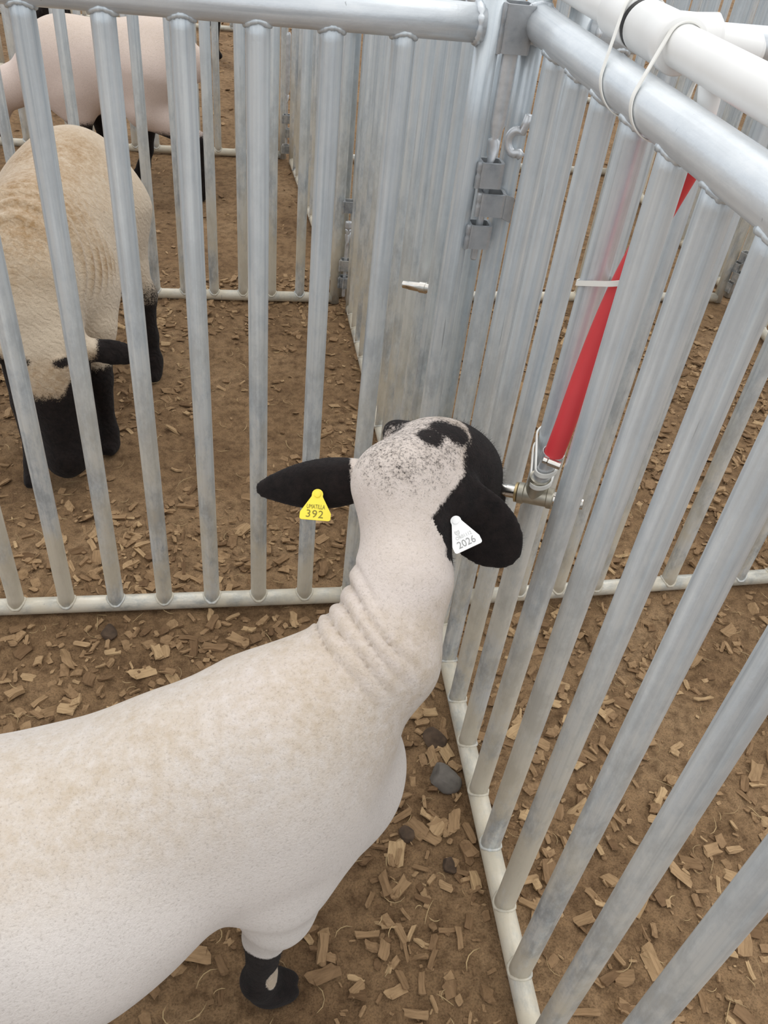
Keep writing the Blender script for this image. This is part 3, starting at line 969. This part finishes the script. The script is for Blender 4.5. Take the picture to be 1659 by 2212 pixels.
def quad(g,A,B,sw,sh,neck,poll,muz,ears,fore,hind,hs=1.0):
    A=np.array(A,float);B=np.array(B,float);d=N(B-A);r=N(np.cross(d,[0,0,1]));u=np.cross(r,d);M=np.array([d,r,u]);L=np.linalg.norm(B-A)
    T=lambda t,rr,uu:A+t*L*d+rr*r+uu*u
    g.ell(T(0,0,0),(.19,sw*.98,sh*1.0),M,.05)
    g.ell(T(.42,0,-.012),(L*.62,sw*1.06,sh*1.02),M,.06)
    g.ell(T(.85,0,-.005),(.20,sw*.92,sh*1.06),M,.06)
    g.ell(T(.98,0,.05),(.15,sw*.62,sh*.72),M,.06)
    g.ell(T(1.05,0,-.04),(.13,sw*.68,sh*.85),M,.06)
    for s in(1,-1): g.ell(T(.93,s*sw*.5,-.06),(.11,sw*.5,.14),M,.05)
    g.chain([(*T(1.0,0,.04),.10)]+list(neck),.07,.03)
    P=np.array(poll);Z=np.array(muz);HF=N(Z-P);HR=N(np.cross(HF,[0,0,1]) if abs(HF[2])<.93 else np.cross(d,[0,0,1]));HU=np.cross(HR,HF)
    MH=np.array([HF,HR,HU]);H=lambda f,rr,uu:P+hs*(f*HF+rr*HR+uu*HU)
    g.ell(H(.0,0,-.035),(.072*hs,.064*hs,.062*hs),MH,.03)
    g.ell(H(.05,0,-.035),(.07*hs,.062*hs,.060*hs),MH,.02)
    g.cone(H(.04,0,-.03),H(.18,0,-.035),.058*hs,.040*hs,.025)
    g.ell(H(.20,0,-.035),(.045*hs,.042*hs,.042*hs),MH,.02)
    for s in(1,-1):
        g.ell(H(.075,s*.048,-.014),(.030*hs,.016*hs,.018*hs),MH,.015)
        g.ell(H(.085,s*.060,-.022),(.012*hs,.007*hs,.009*hs),MH,.005)
        g.ell(H(.236,s*.020,-.024),(.011,.010,.008),MH,.006,True)
        g.ell(H(.012,s*.030,.018),(.018*hs,.014*hs,.009*hs),MH,.014)
    for b,t,n,wd in ears:
        b=np.array(b,float);t=np.array(t,float);dd=N(t-b);E=earmat(dd,n);l=np.linalg.norm(t-b)/2
        g.cone(b-.01*dd,b+.03*dd,.022,.022,.02);g.ell(b+dd*l*1.04,(l,wd,.011),E,.012)
    for (f,sd) in fore:
        f=np.array(f,float);S=T(.90,sd*sw*.55,-.08);el=S*.55+f*.45;el[2]=.31;kn=el*.35+f*.65;kn[2]=.19
        g.chain([(*S,.065),(*el,.048),(*kn,.029)],.045,.03)
        g.chain([(*kn,.030),(*(kn*.4+f*.6),.021),(*(f+[0,0,.05]),.025),(*(f+d*.012+[0,0,.024]),.028)],.012,.012)
        for q in(1,-1): g.ell(f+d*.018+r*q*.009+np.array([0,0,.018]),(.036,.0155,.022),np.array([d,r,[0,0,1]]),.008)
    for (f,sd) in hind:
        f=np.array(f,float);S=T(.02,sd*sw*.55,-.03);kn=T(.14,sd*sw*.66,-.15);hk=f-d*.03+np.array([0,0,.24]);hk[:2]=hk[:2]*.85+S[:2]*.15
        g.chain([(*S,.115),(*kn,.075),(*hk,.034),(*(hk*.5+f*.5),.025),(*(f+[0,0,.05]),.027),(*(f+d*.012+[0,0,.024]),.029)],.05,.025)
        for q in(1,-1): g.ell(f+d*.018+r*q*.009+np.array([0,0,.018]),(.036,.0155,.022),np.array([d,r,[0,0,1]]),.008)
    g.ell(T(-.05,0,-.02)-d*.17,(.04,.03,.06),M,.03)
def build_tan(Grid,h=.007):
    g=Grid((-1.12,.34,-.01),(-.46,1.32,.75),h)
    quad(g,(-.780,1.03,.490),(-.810,.66,.445),.162,.175,
      [(-.800,.57,.455,.090),(-.788,.53,.40,.080),(-.778,.51,.355,.070)],(-.776,.455,.335),(-.758,.385,.085),
      [((-.705,.50,.335),(-.575,.53,.300),(0,-.75,.5),.030),((-.845,.50,.335),(-.985,.53,.290),(0,-.75,.5),.030)],
      [((-.686,.563,0),1),((-.834,.455,0),-1)] if False else [((-.838,.435,0),1),((-.682,.575,0),-1)],
      [((-.605,.94,0),-1),((-.905,1.0,0),1)],1.28)
    return g
def build_pink(Grid,h=.008):
    g=Grid((-1.75,2.15,-.01),(-.33,3.0,.78),h)
    quad(g,(-.705,2.52,.515),(-1.065,2.57,.465),.145,.160,
      [(-1.17,2.575,.43,.085),(-1.28,2.58,.37,.075),(-1.37,2.58,.32,.066)],(-1.40,2.58,.30),(-1.50,2.56,.09),
      [((-1.40,2.53,.28),(-1.37,2.40,.25),(.2,-.6,.7),.028),((-1.40,2.63,.28),(-1.42,2.76,.25),(.2,.6,.7),.028)],
      [((-1.0,2.49,0),-1),((-.95,2.69,0),1)],[((-.53,2.43,0),-1),((-.80,2.68,0),1)])
    return g

def animal(name, P, F, m, origin, attrs, label, cat='sheep', group=None):
    o0 = Vector(origin)
    me = np_mesh(name, P - np.array(origin)[None, :], F, m)
    for k, v in attrs.items():
        a = me.attributes.new(k, 'FLOAT', 'POINT')
        a.data.foreach_set('value', np.asarray(v, np.float32))
    o = link(name, me, None, o0)
    tag(o, label, cat, group)
    return o

def sstep(a, b_, x):
    t = np.clip((x - a) / (b_ - a), 0, 1)
    return t * t * (3 - 2 * t)

def vnormals(P, F):
    nn = np.cross(P[F[:, 2]] - P[F[:, 0]], P[F[:, 3]] - P[F[:, 1]])
    V = np.zeros_like(P)
    for i in range(4): np.add.at(V, F[:, i], nn)
    return V / (np.linalg.norm(V, axis=1)[:, None] + 1e-12)

# ---- the near sheep
g = build_near(Grid, 0.004)
P1, F1 = g.mesh(2)
del g
VN = vnormals(P1, F1)
# skin folds fanning out where the raised neck meets the shoulders
FO = np.array([-.2251, -.668, .6453])
FT = N([.085, -.085, -.105]); FNn = N([-.15, -.55, .80])
FS = N(np.cross(FT, FNn))
if FS[1] < 0: FS = -FS
q = P1 - FO
tt = q @ FT; ss = q @ FS
ss = ss * (1 - .9 * np.clip(tt, 0, .2)) + .004 * np.sin(tt * 38 + 1.0) + .012 * (vnoise(P1[:, 0], P1[:, 2], 26.0, 8) - .5)
lam = 0.0175
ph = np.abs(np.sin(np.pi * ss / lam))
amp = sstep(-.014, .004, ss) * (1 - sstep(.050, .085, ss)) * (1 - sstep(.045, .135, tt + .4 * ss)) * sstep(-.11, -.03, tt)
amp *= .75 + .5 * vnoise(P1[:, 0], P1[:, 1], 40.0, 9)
P1 = P1 + VN * ((np.sqrt(ph) - .62) * .0085 * amp)[:, None]
# soft muscle and skin unevenness
P1 = P1 + VN * (.0035 * (vnoise(P1[:, 0] + P1[:, 1] * .6, P1[:, 2] + P1[:, 1] * .3, 13.0, 12) - .5))[:, None]
q = P1 - POLL
hf, hr, hu = q @ HF, q @ HR, q @ HU
head = (hf > -.03) & (hu > -.16) & (np.abs(hr) < .12)
def blob(p, r, soft=.8):
    return 1 - sstep(r * (1 - soft), r * (1 + soft), np.linalg.norm(P1 - np.array(p), axis=1))
blk = np.zeros(len(P1))
side = sstep(.030, .052, np.abs(hr + .006) + .25 * np.clip(hf, 0, .1) - .3 * np.clip(hu, -.05, .05))
blk = np.maximum(blk, head * sstep(.016, .060, hr + .012 * (vnoise(P1[:, 0], P1[:, 2], 60, 15) - .5)) * sstep(-.004, .026, hf))
blk = np.maximum(blk, head * sstep(.040, .052, -hr) * sstep(-.005, .012, hf))
blk = np.maximum(blk, head * sstep(.030, .060, hf + .45 * np.abs(hr)))
blk = np.maximum(blk, blob((-.1000, -.5000, .7890), .018, .9))
blk = np.maximum(blk, blob((-.0800, -.4800, .7870), .019, .9))
blk = np.maximum(blk, blob((-.0640, -.4840, .7820), .020, .9))
blk = np.maximum(blk, .425 * sstep(.705, .785, P1[:, 2]) * (P1[:, 1] > -.62))
blk = np.maximum(blk, blob(H(.022, -.055, -.006), .030, .5))
blk = np.maximum(blk, .7 * blob((-.1260, -.4520, .7650), .018, .9))
blk = np.maximum(blk, .5 * blob((-.0950, -.480, .798), .022))
# ears
for b_, t_ in (((-.088, -.522, .738), (-.016, -.565, .685)), ((-.165, -.455, .692), (-.305, -.44, .664))):
    b_ = np.array(b_); t_ = np.array(t_); L_ = np.linalg.norm(t_ - b_); d_ = (t_ - b_) / L_
    u_ = (P1 - b_) @ d_
    rad = np.linalg.norm(P1 - b_ - u_[:, None] * d_, axis=1)
    blk = np.maximum(blk, sstep(.004, .022, u_) * (rad < .065) * (u_ < L_ + .05))
# legs
body_ax = np.abs(P1[:, 2])
leg = 1 - sstep(.178, .200, P1[:, 2] + .012 * (vnoise(P1[:, 0], P1[:, 1], 60, 5) - .5))
blk = np.maximum(blk, leg)
qs = (P1 - np.array([-.274, -.812, .088])) / np.array([.017, .017, .030])
shin = 1 - sstep(.75, 1.1, np.linalg.norm(qs, axis=1))
blk = blk * (1 - .85 * shin)
blk = np.maximum(blk, blob((-.200, -.792, .300), .0035, .5))
Ab, Bb = np.array([-.93, -.915, .405]), np.array([-.235, -.710, .445])
da = N(Bb - Ab)
u_ = (P1 - Ab) @ da
lat = np.abs((P1 - Ab) @ N(np.cross(da, [0, 0, 1])))
soil = (1 - sstep(.06, .15, lat)) * sstep(.42, .55, P1[:, 2]) * (1 - sstep(.66, .70, P1[:, 2])) * .9
soil = np.maximum(soil, .35 * sstep(.66, .72, P1[:, 2]))
soil = np.maximum(soil, .9 * head * sstep(-.02, .03, hf))
soil = np.maximum(soil, 1.6 * shin)
soil = np.maximum(soil, 1.3 * amp * (1 - ph) ** 2)  # same mask also darkens the creases between the neck folds
skin = sstep(.30, .45, P1[:, 2]) * .3 + .55 * sstep(.60, .66, P1[:, 2])
HORN = .5 * blob((-.1000, -.5010, .7895), .0028, .5)
skin = np.maximum(skin, HORN); blk = blk * (1 - HORN)
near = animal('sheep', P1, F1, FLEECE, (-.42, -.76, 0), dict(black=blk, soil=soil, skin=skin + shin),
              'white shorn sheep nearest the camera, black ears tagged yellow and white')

blk_near = blk
# ear tags
def text_mesh(name, s, size, m, depth=.0002, tight=1.0):
    cu = bpy.data.curves.new(name, 'FONT')
    cu.body = s; cu.size = size; cu.extrude = depth; cu.align_x = 'CENTER'; cu.align_y = 'CENTER'
    cu.space_character = tight
    cu.resolution_u = 3
    t = bpy.data.objects.new(name, cu)
    COL.objects.link(t)
    dg = bpy.context.evaluated_depsgraph_get()
    me = bpy.data.meshes.new_from_object(t.evaluated_get(dg))
    bpy.data.objects.remove(t, do_unlink=True)
    me.materials.clear(); me.materials.append(m)
    return me

def ear_tag(label, pos, right, up, W, Hh, m, top_r):
    """plate: rounded triangle with a round top lobe; origin at the pin"""
    right = Vector(right).normalized(); up = (Vector(up) - right * Vector(up).dot(right)).normalized()
    nn = right.cross(up)
    M = Matrix((right, up, nn)).transposed().to_4x4()
    M.translation = Vector(pos)
    pts = []
    for k in range(13):
        th = math.radians(-12 + k * 17)
        pts.append((top_r * math.cos(th), top_r * math.sin(th)))
    def corner(cx, cy, r, a0, a1):
        return [(cx + r * math.cos(math.radians(a0 + (a1 - a0) * k / 6)), cy + r * math.sin(math.radians(a0 + (a1 - a0) * k / 6))) for k in range(7)]
    yb = -(Hh - top_r)
    pts += [(-top_r * 1.02, -top_r * .45)]
    pts += corner(-W / 2 + .0035, yb + .0085, .0035, 150, 185) + corner(-W / 2 + .003, yb + .003, .003, 190, 270)
    pts += corner(W / 2 - .003, yb + .003, .003, 270, 350) + corner(W / 2 - .0035, yb + .0085, .0035, -5, 30)
    pts += [(top_r * 1.02, -top_r * .45)]
    bm = bmesh.new()
    T_ = .0010
    f1 = [bm.verts.new((x, y, T_)) for x, y in pts]; f0 = [bm.verts.new((x, y, 0)) for x, y in pts]
    bm.faces.new(f1); bm.faces.new(f0[::-1])
    for k in range(len(pts)):
        bm.faces.new((f1[k], f0[k], f0[(k + 1) % len(pts)], f1[(k + 1) % len(pts)]))
    tube(bm, [(0, 0, T_ * .5), (0, 0, T_ + .0012), (0, 0, T_ + .0016)], [.0042, .0042, .0030], 20)
    me = bm_mesh(bm, 'ear_tag', m, True, 30)
    o = link('ear_tag', me, near)
    o.matrix_local = Matrix.Translation(near.location).inverted() @ M
    o['label'] = label
    return o
def stamp(tg, name, s, size, x, y, m, sx=1.0, rot=0, tight=1.0):
    o = link(name, text_mesh(name, s, size, m, tight=tight), tg, (x, y, .00115), (0, 0, rot))
    o.scale = (sx, 1, 1)
    return o
CX, CU, CB = Vector(CAM_R[0]), Vector(-CAM_R[1]), Vector(-CAM_R[2])
yt = ear_tag('yellow ear tag reading UMATILLA 392', (-.2245, -.4745, .6835), CX * .995 - CU * .085, CU * .995 + CX * .085 - CB * .30, .0385, .0405, YTAG, .0070)
stamp(yt, 'lettering', 'UMATILLA', .0080, -.0004, -.0165, INK_Y, .62)
stamp(yt, 'number', '392', .0138, -.0010, -.0262, INK_Y, 1.02, -.02, 1.1)
wt = ear_tag('white ear tag reading OR01112 2026', (-.0745, -.5790, .7290), CX * .88 + CU * .42 + CB * .05, CU * .90 - CX * .42 - CB * .45, .0335, .0430, WTAG, .0062)
stamp(wt, 'lettering', 'OR01112', .0058, .0005, -.0205, INK_F, .86)
stamp(wt, 'number', '2026', .0122, .0002, -.0292, INK_W, .90, 0, 1.0)
# small shield emblem
bm = bmesh.new()
sh = [(-.0027, .0028), (0, .0020), (.0027, .0028), (.0029, -.0004), (.0017, -.0024), (0, -.0034), (-.0017, -.0024), (-.0029, -.0004)]
inn = [(x * .74, y * .74) for x, y in sh]
a_ = [bm.verts.new((x, y, 0)) for x, y in sh]; b_ = [bm.verts.new((x, y, 0)) for x, y in inn]
for k in range(8): bm.faces.new((a_[k], a_[(k + 1) % 8], b_[(k + 1) % 8], b_[k]))
for yy in (.0008, -.0008):
    bm.faces.new([bm.verts.new(p) for p in ((-.0018, yy - .0003, 0), (.0018, yy - .0003, 0), (.0018, yy + .0003, 0), (-.0018, yy + .0003, 0))])
link('shield_emblem', bm_mesh(bm, 'shield_emblem', INK_F, False), wt, (-.0046, -.0142, .00118))

# short black hair standing off the ears and shanks
HAIR = simple('black_hair', (0.012, 0.010, 0.010), 0.7)
near.data.materials.append(HAIR)
vg = near.vertex_groups.new(name='black_hair')
earm = blk_near * ((P1[:, 2] < .22) | ((hr > .075) | (hr < -.085)) | (hf > .02)) > .6
vg.add([int(i) for i in np.where(earm)[0]], 1.0, 'REPLACE')
md = near.modifiers.new('black_hair', 'PARTICLE_SYSTEM')
ps = md.particle_system
st = ps.settings
st.type = 'HAIR'
st.count = 14000
st.hair_length = 0.0055
st.hair_step = 2
st.material = 2
st.root_radius = 0.16
st.tip_radius = 0.03
st.radius_scale = 0.0012
st.brownian_factor = 0.0012
st.length_random = 0.6
ps.vertex_group_density = 'black_hair'

# ---- the tan-backed sheep with its head down
g = build_tan(Grid, 0.0055)
P2, F2 = g.mesh(2)
VN = vnormals(P2, F2)
Z2 = P2[:, 2]; Y2 = P2[:, 1]; X2 = P2[:, 0]
wr = sstep(.52, .58, Y2) * (1 - sstep(.68, .74, Y2)) * sstep(.40, .47, Z2)
cyc = np.sin((Y2 - Z2 * .55) * 210 + 1.5 * vnoise(X2, Y2, 14, 3))
P2 = P2 + VN * (.0035 * wr * cyc + .003 * (vnoise(X2 + Y2, Z2 + Y2, 12.0, 6) - .5))[:, None]
pol = np.array((-.776, .455, .335)); mz = np.array((-.758, .385, .085))
hd = N(mz - pol)
u_ = (P2 - pol) @ hd
rad = np.linalg.norm(P2 - pol - u_[:, None] * hd, axis=1)
inh = (rad < .15) & (Y2 < .56) & (u_ > -.08)
frontness = -VN[:, 1]
blk = inh * sstep(.045, .125, u_ + .07 * sstep(.03, .075, np.abs(X2 + .772)))
def seg(p, a, b_):
    a = np.array(a); b_ = np.array(b_); d_ = b_ - a
    t_ = np.clip((p - a) @ d_ / (d_ @ d_), 0, 1.3)
    return np.linalg.norm(p - a - t_[:, None] * d_, axis=1), t_
ear = np.zeros(len(P2))
for a_, b_ in (((-.705, .50, .335), (-.575, .53, .300)), ((-.845, .50, .335), (-.985, .53, .290))):
    dd_, t_ = seg(P2, a_, b_)
    ear = np.maximum(ear, (dd_ < .045) * sstep(.10, .40, t_))
blk = np.maximum(blk, ear * 1.0)
for s_ in (1, -1):
    blk = np.maximum(blk, .80 * (1 - sstep(.006, .028, np.linalg.norm((P2 - np.array((-.774 + s_ * .043, .430, .338))) * np.array([.7, .5, 1.4]), axis=1))))
blk = np.maximum(blk, (1 - sstep(.20, .27, Z2)) * (Y2 > .50))
blk = np.maximum(blk, .62 * (1 - sstep(.24, .36, Z2)) * (Y2 > .80))
soil = sstep(.40, .60, Z2) * (1 - .7 * sstep(.90, 1.10, Y2)) * (1 - .5 * sstep(.07, .17, np.abs(X2 + .80)))
soil = np.maximum(soil, 1.0 * wr * (.6 + .4 * cyc))
soil = np.maximum(soil, .8 * inh * sstep(-.02, .02, u_))
tan = animal('sheep', P2, F2, FLEECE_TAN, (-.78, .80, 0), dict(black=blk, soil=soil * 1.15, skin=np.zeros(len(P2))),
             'tan-backed sheep sniffing the ground behind the gate bars, black face')

# ---- the pink sheep side on
g = build_pink(Grid, 0.009)
P3, F3 = g.mesh(3)
Z3 = P3[:, 2]; X3 = P3[:, 0]
blk = (1 - sstep(.23, .33, Z3)) * (X3 > -1.15)
blk = np.maximum(blk, (X3 < -1.36) * 1.0)
pink = animal('sheep', P3, F3, FLEECE_PINK, (-.85, 2.55, 0), dict(black=blk, soil=.5 * sstep(.5, .66, Z3), skin=1 - .7 * sstep(.5, .64, Z3)),
              'pinkish shorn sheep standing side on behind the tan-backed sheep')
# ---- two more sheep far off, mostly hidden: copies of the pink and the tan one
far = pink.copy(); COL.objects.link(far)
far.location = (-.70, 5.12, 0); far.rotation_euler = (0, 0, math.radians(172)); far.scale = (.85, .95, 1.0)
tag(far, 'far sheep of which only black legs show, beyond the pink sheep\'s back and rump', 'sheep')
far2 = tan.copy(); COL.objects.link(far2)
far2.location = (-1.72, 5.42, 0); far2.rotation_euler = (0, 0, math.radians(20)); far2.scale = (1, 1, 1)
tag(far2, 'far sheep lowering its black face at the top left corner, beyond the pink sheep', 'sheep')

# ------------------------------------------------------------------ wood chips
def chip_geo(r):
    l_, w_, t_ = r.uniform(.011, .030), r.uniform(.007, .016), r.uniform(.0018, .0050)
    if r.random() < .30: w_ *= .5
    V = []
    sk = r.uniform(-.35, .35); bend = r.uniform(-.18, .18)
    for z in (-.5, .5):
        for x, y in ((-.5, -.5), (0, -.5 + r.uniform(-.1, .1)), (.5, -.5), (.5 + r.uniform(-.06, .1), 0), (.5, .5), (0, .5 + r.uniform(-.12, .12)), (-.5, .5), (-.5 + r.uniform(-.12, .08), 0)):
            jx, jy = r.uniform(-.09, .09), r.uniform(-.12, .12)
            X, Y = (x + jx) * l_ + sk * y * w_, (y + jy) * w_
            V.append((X, Y, z * t_ * (1 + r.uniform(-.3, .3)) + bend * X * X / l_ * 2))
    F = [list(range(8))[::-1], list(range(8, 16))] + [[k, (k + 1) % 8, 8 + (k + 1) % 8, 8 + k] for k in range(8)]
    return V, F
crnd = random.Random(21)
PROTO = [chip_geo(crnd) for _ in range(60)]
def project(Pw):
    q_ = (np.asarray(Pw) - CAM_C) @ CAM_R.T
    return 829.5 + FOC * q_[:, 0] / q_[:, 2], 1106 + FOC * q_[:, 1] / q_[:, 2], q_[:, 2]
# places: clumped by noise, thinner on the trampled middle of each pen
Nn = 34000
near_part = int(Nn * .72)
cx = np.concatenate([nrs.uniform(-1.15, 1.45, near_part), nrs.uniform(-2.6, 4.6, Nn - near_part)])
cy = np.concatenate([nrs.uniform(-1.15, 1.7, near_part), nrs.uniform(1.5, 8.2, Nn - near_part)])
dens = .62 * vnoise(cx, cy, 2.3, 31) + .5 * vnoise(cx, cy, 7.0, 32) + .25 * vnoise(cx, cy, 21.0, 33)
# litter gathers along the rails
edge = np.exp(-np.abs(cy + .10) / .12) * (cx < .0) * .38 + np.exp(-np.abs(cx - .02) / .10) * (cy < 0) * .22 + np.exp(-np.abs(cy - .12) / .12) * .22 * (cx < 0) + (cx > .12) * (cy < .1) * .10
keep = (dens + edge) > nrs.uniform(.36, 1.05, Nn)
cx, cy = cx[keep], cy[keep]
# clear of the rails, posts and hooves
ok = (np.abs(cx - .0916) > .026) & ~((np.abs(cy - .02 * cx) < .032) & (cx < .05)) & ~((np.abs(cy - .065 * cx + .0275) < .03) & (cx > .12))
for fx, fy in ((-.275, -.80), (-.19, -.64), (-.686, .563), (-.834, .44), (-.6, .93)):
    ok &= np.hypot(cx - fx, cy - fy) > .075
cx, cy = cx[ok], cy[ok]
cs = nrs.lognormal(0, .34, len(cx)) * .98
cs = np.clip(cs, .4, 2.0)
cs[nrs.rand(len(cs)) < .48] *= .42
cs = np.clip(cs, .2, 1.55)
cz = ground_z(cx, cy) + .0022 * cs + nrs.uniform(-.0012, .003, len(cx))
yaw = nrs.uniform(0, 2 * math.pi, len(cx)); tx = nrs.normal(0, .22, len(cx)); ty = nrs.normal(0, .22, len(cx))
pk = nrs.randint(0, len(PROTO), len(cx)); tone = np.clip(nrs.normal(.48, .24, len(cx)), 0, 1)
u_, v_, dep = project(np.stack([cx, cy, cz], 1))
vis = (u_ > 8) & (u_ < 1651) & (v_ > 8) & (v_ < 2204)
# not hidden behind the near sheep: coarse mask of its outline
mk = np.zeros((2212 // 8 + 2, 1659 // 8 + 2), bool)
su, sv, sd = project(P1)
inb = (su > 0) & (su < 1659) & (sv > 0) & (sv < 2212)
mk[(sv[inb] / 8).astype(int), (su[inb] / 8).astype(int)] = True
vis[vis] &= ~mk[(v_[vis] / 8).astype(int), (u_[vis] / 8).astype(int)]
size = cs * np.array([max(abs(x) for x, _, _ in PROTO[k][0]) for k in pk]) / dep
order = np.argsort(-np.where(vis, size, 0))
single = set(order[:300].tolist())
def rotm(i):
    return (Matrix.Rotation(yaw[i], 3, 'Z') @ Matrix.Rotation(tx[i], 3, 'X') @ Matrix.Rotation(ty[i], 3, 'Y'))
pm_cache = {}
Vs, Fs, Ts = [], [], []
for i in range(len(cx)):
    if i in single:
        k = int(pk[i])
        if k not in pm_cache:
            me = bpy.data.meshes.new('wood_chip')
            me.from_pydata(PROTO[k][0], [], PROTO[k][1]); me.materials.append(CHIP)
            pm_cache[k] = me
        o = link('wood_chip', pm_cache[k], None, (cx[i], cy[i], cz[i]), rotm(i).to_euler())
        o.scale = (cs[i],) * 3
        tag(o, 'loose tan wood chip lying on the brown dirt', 'wood chip', 'large wood chips scattered over the pen floor')
    else:
        M_ = np.array(rotm(i)) * cs[i]
        base = len(Vs) * 16
        Vs.append(np.array(PROTO[pk[i]][0]) @ M_.T + np.array([cx[i], cy[i], cz[i]]))
        Fs.append(base); Ts.append(tone[i])
VV = np.concatenate(Vs)
me = bpy.data.meshes.new('wood_chip_litter')
faces = []
tmpl = PROTO[0][1]
for b_ in Fs:
    faces += [[b_ + k for k in f] for f in tmpl]
me.from_pydata(VV.tolist(), [], faces)
a = me.attributes.new('tone', 'FLOAT', 'POINT')
a.data.foreach_set('value', np.repeat(np.array(Ts, np.float32), 16))
me.materials.append(CHIPS)
tag(link('wood_chip_litter', me), 'small wood chips strewn thickly over the dirt in every pen', 'wood chips', kind='stuff')

# straw wisps and splinters
bm = bmesh.new()
sr = random.Random(77)
for i in range(1500):
    x, y = (sr.uniform(-1.0, 1.3), sr.uniform(-1.1, 1.4)) if i < 1150 else (sr.uniform(-2, 2.5), sr.uniform(1.4, 5))
    if abs(x - .0916) < .03: continue
    L_ = sr.uniform(.012, .045) * (1.6 if sr.random() < .06 else 1); a0 = sr.uniform(0, 6.28); cv = sr.uniform(-1.2, 1.2)
    z = float(ground_z(x, y)) + sr.uniform(.003, .009)
    pts = []
    for k in range(5):
        t = k / 4 - .5
        aa = a0 + cv * t
        pts.append((x + math.cos(aa) * L_ * t, y + math.sin(aa) * L_ * t, z + sr.uniform(-.001, .001) + .004 * abs(t) * sr.random()))
    tube(bm, pts, [.0003] + [sr.uniform(.0004, .0010)] * 3 + [.0003], 4)
tag(link('straw_wisps', bm_mesh(bm, 'straw_wisps', STRAW)), 'thin straw wisps and splinters scattered over the dirt', 'straw', kind='stuff')

def lump(name, label, cat, loc, s, m, seed, group=None):
    bm = bmesh.new()
    bmesh.ops.create_icosphere(bm, subdivisions=3, radius=1)
    r = random.Random(seed)
    ds = [(Vector((r.gauss(0, 1), r.gauss(0, 1), r.gauss(0, 1))).normalized(), r.uniform(.55, .95)) for _ in range(11)]
    for v in bm.verts:
        p = v.co.copy()
        for d, h in ds:
            q_ = p.dot(d)
            if q_ > h: p -= d * (q_ - h) * .92
        v.co = Vector((p.x * s[0], p.y * s[1], p.z * s[2]))
    o = link(name, bm_mesh(bm, name, m, True, 30), None, (loc[0], loc[1], float(ground_z(loc[0], loc[1])) + s[2] * .45), (0, 0, r.uniform(0, 6)))
    return tag(o, label, cat, group)
lump('stone', 'grey stone against the right-hand bottom rail, by the near sheep\'s chest', 'stone', (.040, -.462), (.034, .028, .022), STONE, 3)
lump('soil_clod', 'dark soil clod just above the grey stone by the rail', 'clod', (.036, -.375), (.026, .024, .014), DUNG, 4)
lump('soil_clod', 'dark soil clod in front of the near sheep\'s chest', 'clod', (-.045, -.565), (.017, .016, .012), DUNG, 5)
lump('soil_clod', 'dark soil clod right of the chest, left of the bottom rail', 'clod', (.018, -.625), (.017, .014, .012), DUNG, 6)
lump('soil_clod', 'dark soil clod in front of the gate\'s bottom rail at the left', 'clod', (-.60, -.085), (.022, .018, .013), DUNG, 8)
bm = bmesh.new()
rr = random.Random(3)
P_ = [(-.008, -.006), (.002, -.008), (.009, -.003), (.006, .006), (-.001, .009), (-.007, .004)]
A_ = [bm.verts.new((x, y, .002 + rr.uniform(0, .003))) for x, y in P_]; B_ = [bm.verts.new(v.co + Vector((0, 0, .0006))) for v in A_]
bm.faces.new(A_[::-1]); bm.faces.new(B_)
for k in range(6): bm.faces.new((A_[k], A_[(k + 1) % 6], B_[(k + 1) % 6], B_[k]))
tag(link('paper_scrap', bm_mesh(bm, 'paper_scrap', SCRAP, False), None, (.338, -.857, float(ground_z(.338, -.857)) + .004)), 'tiny yellow paper scrap on the dirt at lower right', 'paper scrap')
